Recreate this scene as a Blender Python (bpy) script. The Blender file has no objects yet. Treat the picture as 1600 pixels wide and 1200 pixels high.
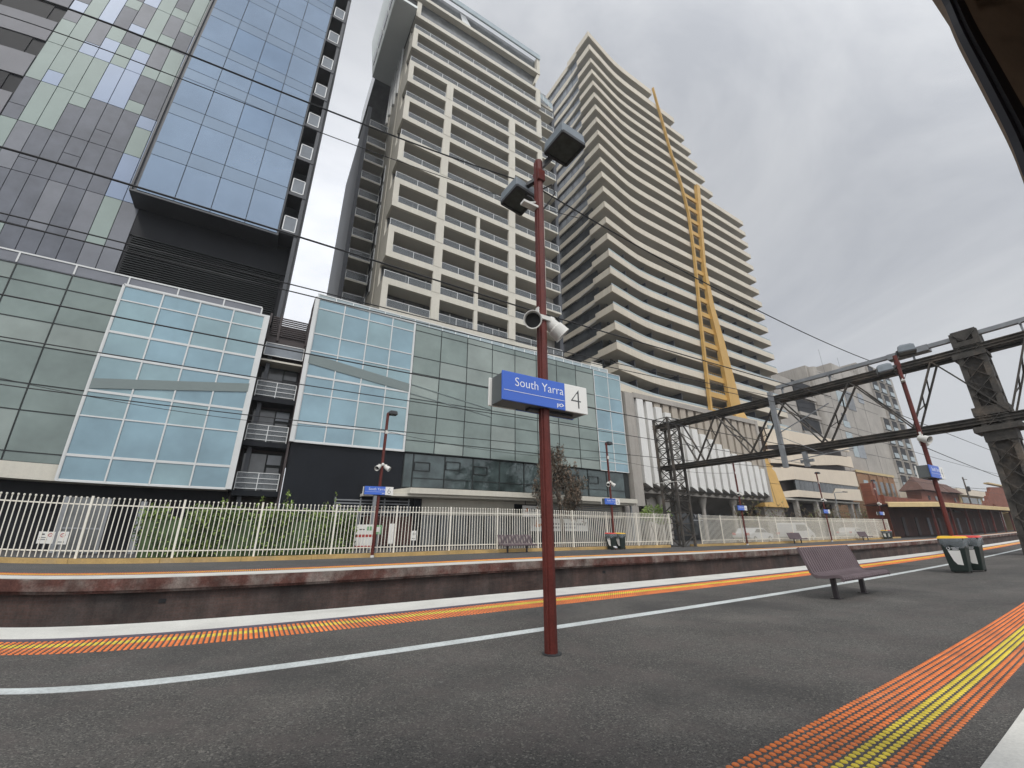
import bpy, math, random
import numpy as np
from mathutils import Vector, Matrix
random.seed(7); RNG = np.random.default_rng(7)
SC = bpy.context.scene; COL = SC.collection

# ------------------------------------------------------------------ camera
# World: x runs along the rails, y points away from the train across the platforms, z = 0 is the platform surface.
cam_d = bpy.data.cameras.new("camera"); cam = bpy.data.objects.new("camera", cam_d); COL.objects.link(cam)
cam_d.type = 'PANO'; cam_d.sensor_width = 36.0; cam_d.sensor_height = 27.0; cam_d.sensor_fit = 'HORIZONTAL'
cam_d.panorama_type = 'FISHEYE_LENS_POLYNOMIAL'      # the wide phone lens, with its slight barrel distortion
cam_d.fisheye_fov = math.radians(175)
_r = np.linspace(0.01, 1.0, 400); _mm = _r * 22.5
_th = np.arctan(_r * 1000 / 630.55 * (1 - 0.0833 * _r**2 + 0.1826 * _r**4))
_k = np.linalg.lstsq(np.c_[_mm, _mm**2, _mm**3, _mm**4], _th, rcond=None)[0]
cam_d.fisheye_polynomial_k0 = 0.0
cam_d.fisheye_polynomial_k1, cam_d.fisheye_polynomial_k2, cam_d.fisheye_polynomial_k3, cam_d.fisheye_polynomial_k4 = [float(-x) for x in _k]
cam_d.clip_start = 0.02; cam_d.clip_end = 3000
_M = Matrix(((0.852630139, -0.175425937, -0.492186536), (-0.522514235, -0.284727363, -0.803684766), (0.000848178522, 0.942420325, -0.33442968)))
cam.matrix_world = Matrix.Translation((0, 0, 1.25)) @ _M.to_4x4()
SC.camera = cam

# ------------------------------------------------------------------ sky, sun, exposure
SUN_EL, SUN_AZ = math.radians(50), math.radians(215)      # soft sun behind the cloud, behind and left of the camera
w = bpy.data.worlds.new("World"); SC.world = w; w.use_nodes = True
nt = w.node_tree; nt.nodes.clear(); N = nt.nodes.new; LK = nt.links.new
out = N('ShaderNodeOutputWorld'); bgn = N('ShaderNodeBackground'); LK(bgn.outputs[0], out.inputs[0])
sky = N('ShaderNodeTexSky'); sky.sky_type = 'NISHITA'; sky.sun_disc = False
sky.sun_elevation = SUN_EL; sky.sun_rotation = SUN_AZ
skm = N('ShaderNodeVectorMath'); skm.operation = 'SCALE'; skm.inputs['Scale'].default_value = 1.0; LK(sky.outputs[0], skm.inputs[0])
tc = N('ShaderNodeTexCoord')
mp = N('ShaderNodeMapping'); mp.inputs['Scale'].default_value = (1.0, 1.0, 1.9); LK(tc.outputs['Generated'], mp.inputs[0])
n1 = N('ShaderNodeTexNoise'); n1.inputs['Scale'].default_value = 1.7; n1.inputs['Detail'].default_value = 9; n1.inputs['Roughness'].default_value = 0.6; n1.inputs['Distortion'].default_value = 0.7
LK(mp.outputs[0], n1.inputs['Vector'])
cr = N('ShaderNodeValToRGB'); cr.color_ramp.elements[0].position = 0.36; cr.color_ramp.elements[1].position = 0.62
cr.color_ramp.elements[0].color = (5.1, 5.3, 5.7, 1); cr.color_ramp.elements[1].color = (6.8, 6.95, 7.2, 1); LK(n1.outputs['Fac'], cr.inputs[0])
# sky brightened overhead and behind the camera to raise ambient light; whiter beyond towers
def dotmask(vec, lo, hi, a, b):
    d = N('ShaderNodeVectorMath'); d.operation = 'DOT_PRODUCT'; LK(tc.outputs['Generated'], d.inputs[0]); d.inputs[1].default_value = Vector(vec).normalized()
    m = N('ShaderNodeMapRange'); m.interpolation_type = 'SMOOTHSTEP'; LK(d.outputs['Value'], m.inputs[0])
    for i, v in enumerate((lo, hi, a, b)): m.inputs[i + 1].default_value = v
    return m.outputs[0]
def mul(a, b):
    m = N('ShaderNodeMath'); m.operation = 'MULTIPLY'; LK(a, m.inputs[0]); LK(b, m.inputs[1]); return m.outputs[0]
fac = mul(mul(dotmask((-0.3, -0.85, 0.5), -0.2, 0.9, 1.0, 2.1), dotmask((0.18, 0.87, 0.42), 0.80, 0.995, 1.0, 1.8)), dotmask((1, 0.1, 0.25), 0.3, 1.0, 1.0, 0.97))
cs = N('ShaderNodeVectorMath'); cs.operation = 'SCALE'; LK(cr.outputs[0], cs.inputs[0]); LK(fac, cs.inputs['Scale'])
mx = N('ShaderNodeMix'); mx.data_type = 'RGBA'; mx.inputs[0].default_value = 0.93; LK(skm.outputs[0], mx.inputs[6]); LK(cs.outputs[0], mx.inputs[7])
LK(mx.outputs[2], bgn.inputs[0]); bgn.inputs[1].default_value = 0.1
sd = bpy.data.lights.new("sun", 'SUN'); sd.energy = 1.7; sd.angle = math.radians(12); sd.color = (1, 0.96, 0.9)
so = bpy.data.objects.new("sun", sd); COL.objects.link(so)
_sdir = Vector((math.sin(SUN_AZ) * math.cos(SUN_EL), math.cos(SUN_AZ) * math.cos(SUN_EL), math.sin(SUN_EL)))
so.rotation_euler = (-_sdir).to_track_quat('-Z', 'Y').to_euler(); so.location = (0, 0, 60)
SC.view_settings.view_transform = 'Standard'; SC.view_settings.look = 'None'
SC.view_settings.exposure = 0.0; SC.view_settings.gamma = 1.0; SC.view_settings.use_curve_mapping = False
SC.cycles.max_bounces = 6; SC.cycles.transparent_max_bounces = 12; SC.cycles.use_denoising = True

# ------------------------------------------------------------------ materials
_mats = {}
def mat(name, col, rough=0.7, metal=0.0, var=0.12, scale=1.5, grain=0.0, gscale=60.0, bump=0.0, streak=0.0, spec=0.5, col2=None, thr=(0.45, 0.65), alpha=None, ior=None, brick=None, emis=None, spots=False, stretch=(1, 1, 1)):
    if name in _mats: return _mats[name]
    m = bpy.data.materials.new(name); m.use_nodes = True; nt = m.node_tree; b = nt.nodes['Principled BSDF']; N = nt.nodes.new; LK = nt.links.new
    b.inputs['Roughness'].default_value = rough; b.inputs['Metallic'].default_value = metal; b.inputs['Specular IOR Level'].default_value = spec
    if ior: b.inputs['IOR'].default_value = ior
    tc = N('ShaderNodeTexCoord'); mp = N('ShaderNodeMapping'); mp.inputs['Scale'].default_value = stretch; LK(tc.outputs['Object'], mp.inputs[0])
    vec = mp.outputs[0]
    if brick:
        bt = N('ShaderNodeTexBrick'); mb = N('ShaderNodeMapping'); LK(tc.outputs['Object'], mb.inputs[0]); mb.inputs['Rotation'].default_value = (math.pi / 2, 0, 0)
        LK(mb.outputs[0], bt.inputs['Vector']); bt.inputs['Scale'].default_value = 1.0
        bt.inputs['Brick Width'].default_value = brick[0]; bt.inputs['Row Height'].default_value = brick[1]; bt.inputs['Mortar Size'].default_value = brick[2]
        bt.inputs['Color1'].default_value = (*col, 1); bt.inputs['Color2'].default_value = (*[c * 0.72 for c in col], 1); bt.inputs['Mortar'].default_value = (*brick[3], 1)
        cur = bt.outputs['Color']
    else:
        rgb = N('ShaderNodeRGB'); rgb.outputs[0].default_value = (*col, 1); cur = rgb.outputs[0]
    def mix(a, bcol, facsock, mode='MIX', f=1.0):
        x = N('ShaderNodeMix'); x.data_type = 'RGBA'; x.blend_type = mode
        if facsock is None: x.inputs[0].default_value = f
        else: LK(facsock, x.inputs[0])
        LK(a, x.inputs[6])
        if isinstance(bcol, tuple): x.inputs[7].default_value = (*bcol, 1)
        else: LK(bcol, x.inputs[7])
        return x.outputs[2]
    def noise(sc, det=4, ro=0.6, v=None):
        n = N('ShaderNodeTexNoise'); n.inputs['Scale'].default_value = sc; n.inputs['Detail'].default_value = det; n.inputs['Roughness'].default_value = ro; LK(v or vec, n.inputs['Vector']); return n.outputs['Fac']
    def rng(s, a, b2, lo, hi):
        r = N('ShaderNodeMapRange'); LK(s, r.inputs[0])
        for i, v in enumerate((a, b2, lo, hi)): r.inputs[i + 1].default_value = v
        return r.outputs[0]
    if col2: cur = mix(cur, col2, rng(noise(scale * 0.6, 6, 0.65), thr[0], thr[1], 0, 1))
    if var:
        g = N('ShaderNodeCombineColor'); v = rng(noise(scale), 0.3, 0.7, 1 - var, 1 + var)
        for i in range(3): LK(v, g.inputs[i])
        cur = mix(cur, g.outputs[0], None, 'MULTIPLY')
    if streak:
        ms = N('ShaderNodeMapping'); ms.inputs['Scale'].default_value = (2.2, 2.2, 0.12); LK(tc.outputs['Object'], ms.inputs[0])
        g = N('ShaderNodeCombineColor'); v = rng(noise(1.6, 5, 0.7, ms.outputs[0]), 0.35, 0.72, 1.0, 1 - streak)
        for i in range(3): LK(v, g.inputs[i])
        cur = mix(cur, g.outputs[0], None, 'MULTIPLY')
    if grain:
        gv = noise(gscale, 2, 0.7)
        g = N('ShaderNodeCombineColor'); v = rng(gv, 0.25, 0.75, 1 - grain, 1 + grain)
        for i in range(3): LK(v, g.inputs[i])
        cur = mix(cur, g.outputs[0], None, 'MULTIPLY')
    if spots:      # chewing gum and pale chips in the asphalt
        vo = N('ShaderNodeTexVoronoi'); vo.inputs['Scale'].default_value = 1.6; LK(vec, vo.inputs['Vector'])
        cur = mix(cur, (0.17, 0.165, 0.155), rng(vo.outputs['Distance'], 0.035, 0.05, 0.75, 0.0))
        v2 = N('ShaderNodeTexVoronoi'); v2.inputs['Scale'].default_value = 85; LK(vec, v2.inputs['Vector']); sp = N('ShaderNodeSeparateColor'); LK(v2.outputs['Color'], sp.inputs[0])
        cur = mix(cur, (0.24, 0.225, 0.2), rng(sp.outputs[0], 0.80, 0.9, 0.0, 0.5)); cur = mix(cur, (0.02, 0.02, 0.02), rng(sp.outputs[1], 0.72, 0.85, 0.0, 0.6))
        cur = mix(cur, (0.10, 0.085, 0.08), rng(noise(1.7, 6, 0.75, vec), 0.47, 0.68, 0.0, 0.7))
        cur = mix(cur, (0.16, 0.145, 0.125), rng(noise(0.35, 8, 0.7, vec), 0.56, 0.74, 0.0, 0.45))
        cur = mix(cur, (0.04, 0.039, 0.038), rng(noise(0.3, 8, 0.7, vec), 0.5, 0.66, 0.0, 0.75))
    LK(cur, b.inputs['Base Color'])
    if bump:
        bp = N('ShaderNodeBump'); bp.inputs['Strength'].default_value = bump; bp.inputs['Distance'].default_value = 0.02; LK(noise(gscale, 3, 0.7), bp.inputs['Height']); LK(bp.outputs[0], b.inputs['Normal'])
    if alpha is not None: b.inputs['Alpha'].default_value = alpha
    if emis: b.inputs['Emission Color'].default_value = (*emis[0], 1); b.inputs['Emission Strength'].default_value = emis[1]
    _mats[name] = m; return m
def glass(name, col, rough=0.06, metal=0.0, wob=0.0, spec=0.7, var=0.1, scale=0.35, wscale=0.6):
    m = mat(name, col, rough, metal, var=var, scale=scale, spec=spec)
    if wob and 'wob' not in m:
        nt = m.node_tree; n = nt.nodes.new('ShaderNodeTexNoise'); n.inputs['Scale'].default_value = wscale; n.inputs['Detail'].default_value = 1
        t = nt.nodes.new('ShaderNodeTexCoord'); nt.links.new(t.outputs['Object'], n.inputs['Vector'])
        bp = nt.nodes.new('ShaderNodeBump'); bp.inputs['Strength'].default_value = wob; bp.inputs['Distance'].default_value = 0.3
        nt.links.new(n.outputs['Fac'], bp.inputs['Height']); nt.links.new(bp.outputs[0], nt.nodes['Principled BSDF'].inputs['Normal']); m['wob'] = 1
    return m
M = dict(
    asphalt=mat('asphalt', (0.083, 0.079, 0.073), 0.92, var=0.3, scale=0.7, grain=0.8, gscale=120, bump=0.25, col2=(0.092, 0.086, 0.078), thr=(0.46, 0.7), spots=True),
    asphalt_old=mat('asphalt_old', (0.08, 0.08, 0.08), 0.9, var=0.28, scale=0.6, grain=0.7, gscale=40, bump=0.3, spots=True),
    white_paint=mat('white_paint', (0.645, 0.635, 0.59), 0.65, var=0.1, scale=1.2, grain=0.1, gscale=40, col2=(0.50, 0.48, 0.44), thr=(0.55, 0.78)),
    line_paint=mat('line_paint', (0.55, 0.585, 0.58), 0.6, var=0.16, scale=2.5, grain=0.2, gscale=30),
    primer=mat('primer', (0.10, 0.085, 0.115), 0.8, var=0.2, scale=2, grain=0.3, gscale=60),
    tac_orange=mat('tactile_orange', (0.78, 0.20, 0.045), 0.55, var=0.22, scale=2.2, grain=0.15, gscale=9, col2=(0.60, 0.19, 0.07), thr=(0.5, 0.75)),
    tac_yellow=mat('tactile_yellow', (0.74, 0.57, 0.05), 0.55, var=0.18, scale=2.2, grain=0.12, gscale=9),
    wall_brick=mat('platform_brick', (0.115, 0.07, 0.058), 0.9, var=0.45, scale=0.9, streak=0.4, brick=(0.24, 0.086, 0.01, (0.085, 0.065, 0.057)), col2=(0.068, 0.058, 0.054), thr=(0.42, 0.68), grain=0.25, gscale=25),
    coping=mat('coping', (0.14, 0.065, 0.053), 0.95, var=0.35, scale=1.6, streak=0.4, spec=0.2, col2=(0.25, 0.205, 0.18), thr=(0.42, 0.6), grain=0.3, gscale=22),
    kerb=mat('kerb_ochre', (0.47, 0.315, 0.125), 0.85, var=0.22, scale=1.1, grain=0.15, gscale=20, col2=(0.33, 0.25, 0.15), thr=(0.55, 0.72), bump=0.3),
    fence=mat('fence_cream', (0.80, 0.76, 0.665), 0.5, var=0.06, scale=1),
    maroon=mat('maroon_paint', (0.125, 0.026, 0.02), 0.5, var=0.25, scale=2.2, grain=0.2, gscale=45, streak=0.3, spec=0.3, col2=(0.085, 0.022, 0.018), thr=(0.5, 0.7)),
    grey_metal=mat('grey_metal', (0.17, 0.195, 0.215), 0.5, 0.2, var=0.12, scale=4),
    dark_metal=mat('dark_metal', (0.035, 0.037, 0.04), 0.55, var=0.2, scale=3),
    galv=mat('galvanised', (0.24, 0.25, 0.26), 0.5, 0.3, var=0.15, scale=3),
    truss=mat('truss_steel', (0.055, 0.05, 0.044), 0.8, var=0.35, scale=1.6, grain=0.25, gscale=15, col2=(0.11, 0.088, 0.068), thr=(0.5, 0.68)),
    lens=mat('lamp_lens', (0.045, 0.052, 0.046), 0.35, var=0.4, scale=9, spec=0.3),
    speaker=mat('speaker_plastic', (0.62, 0.61, 0.57), 0.5, var=0.06, scale=3),
    black=mat('black_plastic', (0.014, 0.014, 0.016), 0.6, var=0.1),
    sign_blue=mat('sign_blue', (0.045, 0.135, 0.56), 0.35, var=0.03, scale=1),
    sign_white=mat('sign_white', (0.78, 0.77, 0.73), 0.4, var=0.03),
    sign_grey=mat('sign_grey', (0.10, 0.11, 0.11), 0.5, var=0.1),
    bench=mat('bench_slats', (0.145, 0.112, 0.12), 0.6, var=0.12, scale=4, spec=0.2),
    bench_leg=mat('bench_leg', (0.035, 0.027, 0.03), 0.5, var=0.1, scale=4),
    bin_green=mat('bin_green', (0.012, 0.022, 0.018), 0.45, var=0.2, scale=5),
    lid_yellow=mat('lid_yellow', (0.80, 0.49, 0.03), 0.45, var=0.05), lid_red=mat('lid_red', (0.62, 0.06, 0.05), 0.45, var=0.05),
    liner=mat('bin_liner', (0.30, 0.33, 0.35), 0.2, var=0.2, scale=6, alpha=0.45),
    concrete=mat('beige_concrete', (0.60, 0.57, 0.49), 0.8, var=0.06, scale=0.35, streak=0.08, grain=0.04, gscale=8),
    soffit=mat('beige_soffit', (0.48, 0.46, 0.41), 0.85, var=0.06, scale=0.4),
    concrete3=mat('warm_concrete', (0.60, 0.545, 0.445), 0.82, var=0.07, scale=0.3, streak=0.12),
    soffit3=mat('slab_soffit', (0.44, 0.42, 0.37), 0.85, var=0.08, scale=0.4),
    grey_conc=mat('grey_concrete', (0.37, 0.345, 0.31), 0.85, var=0.14, scale=0.25, streak=0.22, grain=0.06, gscale=6),
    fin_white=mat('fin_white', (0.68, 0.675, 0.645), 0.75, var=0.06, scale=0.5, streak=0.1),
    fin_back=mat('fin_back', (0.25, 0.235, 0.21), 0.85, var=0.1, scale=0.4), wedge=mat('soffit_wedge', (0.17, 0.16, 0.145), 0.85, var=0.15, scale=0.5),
    fin_brown=mat('fin_brown', (0.38, 0.335, 0.275), 0.8, var=0.07, scale=0.5, streak=0.1),
    yellow=mat('yellow_panel', (0.50, 0.305, 0.085), 0.55, var=0.08, scale=0.5),
    cream=mat('cream_render', (0.66, 0.575, 0.46), 0.8, var=0.05, scale=0.3, streak=0.1),
    dark_glass=glass('dark_glass', (0.06, 0.066, 0.07), 0.08, wob=0.05, var=0.5, scale=0.4),
    dim_glass=glass('dim_glass', (0.11, 0.115, 0.115), 0.15, var=0.45, scale=0.5),
    grey_win=glass('grey_window', (0.17, 0.19, 0.21), 0.12, var=0.25, scale=0.5),
    rail_glass=mat('balustrade_glass', (0.15, 0.165, 0.175), 0.1, var=0.15, scale=0.5, alpha=0.5),
    rail_glass3=mat('balustrade_glass_pale', (0.36, 0.43, 0.45), 0.15, var=0.1, scale=0.5, alpha=0.85),
    rail_white=mat('white_rail', (0.68, 0.69, 0.68), 0.45, var=0.03),
    bay_glass=glass('bay_glass', (0.20, 0.26, 0.34), 0.05, 0.72, wob=0.1, var=0.08, wscale=0.35),
    bay_glass2=glass('bay_glass_dim', (0.18, 0.245, 0.335), 0.05, 0.7, wob=0.1, var=0.1, wscale=0.3),
    spandrel=glass('bay_spandrel', (0.19, 0.245, 0.315), 0.12, 0.65, var=0.05),
    pan_green=glass('panel_green', (0.27, 0.335, 0.31), 0.5, 0.0, var=0.08, spec=0.35),
    pan_blue=glass('panel_blue', (0.235, 0.31, 0.45), 0.4, 0.0, var=0.06, spec=0.4),
    pan_grey=glass('panel_grey', (0.125, 0.135, 0.16), 0.5, 0.0, var=0.2, scale=0.6, spec=0.3),
    pan_mid=glass('panel_mid', (0.185, 0.195, 0.22), 0.5, 0.0, var=0.12, scale=0.6, spec=0.3),
    crown_pale=mat('crown_pale', (0.72, 0.76, 0.74), 0.6, var=0.06, scale=0.3),
    t1_dark=mat('tower_dark', (0.012, 0.013, 0.016), 0.55, var=0.2, scale=0.4, spec=0.2),
    t1_frame=mat('tower_frame', (0.05, 0.054, 0.062), 0.5, var=0.1),
    t1_band=mat('tower_band', (0.21, 0.21, 0.225), 0.7, var=0.08, scale=0.4),
    teal=glass('teal_glass', (0.215, 0.33, 0.385), 0.2, 0.15, var=0.2, scale=0.3, wob=0.08),  # mottled tone paints cloudy, uneven reflections into the podium glass
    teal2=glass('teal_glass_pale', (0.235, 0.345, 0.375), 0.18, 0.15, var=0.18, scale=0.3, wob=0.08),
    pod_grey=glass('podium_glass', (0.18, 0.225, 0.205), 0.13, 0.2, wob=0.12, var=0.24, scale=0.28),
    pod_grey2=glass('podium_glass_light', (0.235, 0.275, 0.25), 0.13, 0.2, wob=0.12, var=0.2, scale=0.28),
    mull_white=mat('white_mullion', (0.62, 0.63, 0.62), 0.5, var=0.04), mull_dark=mat('dark_mullion', (0.022, 0.026, 0.026), 0.5, var=0.1, spec=0.25),
    ribbon=mat('olive_ribbon', (0.175, 0.215, 0.21), 0.4, var=0.06, scale=0.4),
    navy=mat('navy_wall', (0.008, 0.010, 0.014), 0.5, var=0.3, scale=0.3, streak=0.2, spec=0.22),
    brown_dark=mat('brown_dark', (0.045, 0.033, 0.032), 0.6, var=0.15),
    canopy_glass=glass('lobby_glass', (0.055, 0.075, 0.075), 0.05, 0.25, wob=0.12, var=0.5, scale=0.8, wscale=0.9),
    orange_brick=mat('orange_brick', (0.34, 0.165, 0.075), 0.85, var=0.18, scale=0.5, brick=(0.5, 0.18, 0.02, (0.28, 0.2, 0.13)), streak=0.2),
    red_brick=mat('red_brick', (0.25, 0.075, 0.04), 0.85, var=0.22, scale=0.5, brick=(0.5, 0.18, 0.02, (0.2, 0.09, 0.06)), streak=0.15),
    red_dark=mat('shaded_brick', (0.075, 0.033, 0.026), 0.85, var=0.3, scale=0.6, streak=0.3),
    roof_tile=mat('roof_tile', (0.115, 0.06, 0.045), 0.85, var=0.25, scale=0.8, grain=0.25, gscale=5),
    fascia=mat('fascia_cream', (0.56, 0.43, 0.22), 0.7, var=0.1, scale=0.6, streak=0.15),
    timber=mat('pole_timber', (0.11, 0.095, 0.08), 0.85, var=0.2),
    bark=mat('bark', (0.10, 0.08, 0.065), 0.9, var=0.3, scale=4, bump=0.4),
    leaf_a=mat('leaf_green', (0.20, 0.285, 0.065), 0.6, var=0.3, scale=3), leaf_b=mat('leaf_dark', (0.06, 0.10, 0.035), 0.6, var=0.3, scale=3),
    leaf_lime=mat('leaf_lime', (0.21, 0.30, 0.07), 0.6, var=0.25, scale=3),
    gum_a=mat('gum_leaf_brown', (0.15, 0.105, 0.072), 0.7, var=0.3, scale=3), gum_b=mat('gum_leaf_grey', (0.095, 0.09, 0.07), 0.7, var=0.3, scale=3),
    twig=mat('twig', (0.13, 0.098, 0.068), 0.85, var=0.3), dry=mat('dry_leaf', (0.16, 0.115, 0.05), 0.8, var=0.3, scale=3),
    curtain=mat('curtain', (0.26, 0.25, 0.235), 0.7, var=0.3, scale=2.5, stretch=(4, 4, 0.2)),
    car_white=mat('car_white', (0.5, 0.51, 0.52), 0.3, var=0.03), car_glass=glass('car_glass', (0.02, 0.025, 0.03), 0.05), tyre=mat('tyre', (0.02, 0.02, 0.02), 0.8, var=0.1),
    rim=mat('wheel_rim', (0.4, 0.4, 0.41), 0.4, 0.5, var=0.05), tail=mat('tail_light', (0.5, 0.02, 0.02), 0.3, var=0.05),
    ballast=mat('ballast', (0.11, 0.095, 0.08), 0.95, var=0.3, scale=2, grain=0.5, gscale=9, bump=0.8), rail=mat('rail_steel', (0.13, 0.09, 0.07), 0.5, 0.5, var=0.2), sleeper=mat('sleeper', (0.2, 0.19, 0.175), 0.9, var=0.2),
    wire=mat('wire_black', (0.018, 0.018, 0.02), 0.6, var=0.05), insul=mat('insulator', (0.45, 0.42, 0.38), 0.4, var=0.1),
    train=mat('train_panel', (0.30, 0.215, 0.15), 0.6, var=0.15, scale=6, grain=0.1, gscale=120), seal=mat('rubber_seal', (0.012, 0.01, 0.013), 0.6, var=0.1), seal_lip=mat('rubber_lip', (0.022, 0.019, 0.025), 0.5, var=0.1),
    gull=mat('gull_white', (0.75, 0.75, 0.74), 0.7, var=0.05), gull_grey=mat('gull_grey', (0.33, 0.35, 0.37), 0.7, var=0.05), beak=mat('beak_orange', (0.6, 0.15, 0.03), 0.5, var=0.05),
    text_dark=mat('lettering_dark', (0.06, 0.062, 0.065), 0.5, var=0.03), text_white=mat('lettering_white', (0.82, 0.83, 0.84), 0.4, var=0.02),
    sign_red=mat('notice_red', (0.45, 0.06, 0.05), 0.5, var=0.05), mark_orange=mat('mark_orange', (0.62, 0.2, 0.05), 0.5, var=0.05), notice_green=mat('notice_green', (0.2, 0.4, 0.2), 0.5, var=0.05),
)

# ------------------------------------------------------------------ builders
BASE = {}
class MB:
    """collects faces in world coordinates and links them as ONE mesh object"""
    def __init__(s): s.v = []; s.f = []; s.m = []
    def add(s, vs, fs, m=0):
        o = len(s.v); s.v += [tuple(v) for v in vs]; s.f += [tuple(i + o for i in f) for f in fs]; s.m += [m] * len(fs); return s
    def box(s, x0, x1, y0, y1, z0, z1, m=0):
        v = [(x, y, z) for z in (z0, z1) for y in (y0, y1) for x in (x0, x1)]
        return s.add(v, [(0, 2, 3, 1), (4, 5, 7, 6), (0, 1, 5, 4), (2, 6, 7, 3), (0, 4, 6, 2), (1, 3, 7, 5)], m)
    def poly(s, pts, m=0): return s.add(pts, [tuple(range(len(pts)))], m)
    def prism(s, pts, d, m=0):
        n = len(pts); d = Vector(d); a = [Vector(p) for p in pts]; b = [p + d for p in a]
        return s.add(a + b, [tuple(range(n))[::-1], tuple(range(n, 2 * n))] + [(i, (i + 1) % n, n + (i + 1) % n, n + i) for i in range(n)], m)
    def bar(s, p, q, w, h=None, m=0, up=(0, 0, 1)):
        h = h or w; p = Vector(p); q = Vector(q); d = (q - p).normalized(); u = Vector(up)
        if abs(d.dot(u)) > 0.98: u = Vector((0, 1, 0))
        a = d.cross(u).normalized(); b = a.cross(d).normalized(); a *= w / 2; b *= h / 2
        v = [p - a - b, p + a - b, p + a + b, p - a + b, q - a - b, q + a - b, q + a + b, q - a + b]
        return s.add(v, [(3, 2, 1, 0), (4, 5, 6, 7), (0, 1, 5, 4), (1, 2, 6, 5), (2, 3, 7, 6), (3, 0, 4, 7)], m)
    def tube(s, pts, r, n=8, m=0, cap=True):
        pts = [Vector(p) for p in pts]; rs = r if isinstance(r, (list, tuple)) else [r] * len(pts); vs = []; fs = []
        for i, p in enumerate(pts):
            d = (pts[min(i + 1, len(pts) - 1)] - pts[max(i - 1, 0)]).normalized(); u = Vector((0, 0, 1)) if abs(d.z) < 0.95 else Vector((1, 0, 0))
            a = d.cross(u).normalized(); b = a.cross(d)
            vs += [p + (a * math.cos(t) + b * math.sin(t)) * rs[i] for t in [2 * math.pi * k / n for k in range(n)]]
        for i in range(len(pts) - 1):
            for k in range(n): fs.append((i * n + k, i * n + (k + 1) % n, (i + 1) * n + (k + 1) % n, (i + 1) * n + k))
        if cap: fs += [tuple(range(n))[::-1], tuple(range((len(pts) - 1) * n, len(pts) * n))]
        return s.add(vs, fs, m)
    def lathe(s, prof, c=(0, 0, 0), ax=None, n=20, m=0):
        ax = Vector(ax or (0, 0, 1)).normalized(); u = Vector((0, 0, 1)) if abs(ax.z) < 0.95 else Vector((1, 0, 0)); a = ax.cross(u).normalized(); b = ax.cross(a); c = Vector(c); vs = []; fs = []
        for r, h in prof: vs += [c + ax * h + (a * math.cos(t) + b * math.sin(t)) * r for t in [2 * math.pi * k / n for k in range(n)]]
        for i in range(len(prof) - 1):
            for k in range(n): fs.append((i * n + k, (i + 1) * n + k, (i + 1) * n + (k + 1) % n, i * n + (k + 1) % n))
        return s.add(vs, fs, m)
    def build(s, name, mats, parent=None, bev=0, smooth=False, base=None):
        if not isinstance(mats, (list, tuple)): mats = [mats]
        b = Vector(base) if base is not None else (BASE[parent.name] if parent else Vector((0, 0, 0)))
        me = bpy.data.meshes.new(name); me.from_pydata([tuple(Vector(v) - b) for v in s.v], [], s.f)
        for m in mats: me.materials.append(M[m] if isinstance(m, str) else m)
        if any(s.m): me.polygons.foreach_set('material_index', s.m)
        if smooth: me.polygons.foreach_set('use_smooth', [True] * len(s.f))
        me.update()
        o = bpy.data.objects.new(name, me); COL.objects.link(o); BASE[o.name] = b
        if parent: o.parent = parent
        elif base is not None: o.location = b
        if bev:
            md = o.modifiers.new('bevel', 'BEVEL'); md.width = bev; md.segments = 2; md.limit_method = 'ANGLE'
        return o
def tag(o, label, cat, group=None, kind=None):
    o['label'] = label; o['category'] = cat
    if group: o['group'] = group
    if kind: o['kind'] = kind
    return o
def thing(name, label, cat, loc=(0, 0, 0), rz=0, group=None):
    o = bpy.data.objects.new(name, None); COL.objects.link(o); o.location = loc; o.rotation_euler = (0, 0, rz); o.empty_display_size = 0.3
    BASE[o.name] = Vector(loc); return tag(o, label, cat, group)
def local(o): BASE[o.name] = Vector((0, 0, 0)); return o
def struct(name, mb, mats, label=None):
    o = mb.build(name, mats); o['kind'] = 'structure'; return o
def copy_tree(o, loc, rz=None, label=None):
    c = o.copy(); COL.objects.link(c); c.location = loc
    if rz is not None: c.rotation_euler = (0, 0, rz)
    if label: c['label'] = label
    def rec(a, b):
        for ch in list(a.children):
            d = ch.copy(); COL.objects.link(d); d.parent = b; rec(ch, d)
    rec(o, c); return c
def text_mesh(txt, size, place, m, name, parent, align='LEFT', extrude=0.002, bold=0.0, base=None, sx=1.0):
    """place: 4x4 matrix, text x to the right and text y up"""
    cu = bpy.data.curves.new(name, 'FONT'); cu.body = txt; cu.size = size; cu.align_x = align; cu.extrude = extrude; cu.offset = bold; cu.resolution_u = 4
    t = bpy.data.objects.new(name, cu); COL.objects.link(t); bpy.context.view_layer.update()
    me = bpy.data.meshes.new_from_object(t.evaluated_get(bpy.context.evaluated_depsgraph_get())); bpy.data.objects.remove(t); bpy.data.curves.remove(cu)
    b = Vector(base) if base is not None else BASE[parent.name]
    me.transform(Matrix.Translation(-b) @ place @ Matrix.Diagonal((sx, 1, 1, 1))); me.materials.clear(); me.materials.append(M[m])
    o = bpy.data.objects.new(name, me); COL.objects.link(o); o.parent = parent; BASE[o.name] = b; return o
def face_y(x, y, z): return Matrix.Translation((x, y, z)) @ Matrix.Rotation(math.pi / 2, 4, 'X')      # reads from -y

# ================================================================== SETTING
XL, XR = -16, 160
mb = MB(); mb.add([(-200, -200, -1.45), (420, -200, -1.45), (420, 260, -1.45), (-200, 260, -1.45)], [(0, 1, 2, 3)]); struct('ground', mb, 'asphalt_old')
mb = MB(); mb.box(-190, 410, 21.3, 250, -1.2, -0.06); struct('road', mb, 'asphalt_old')
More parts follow.
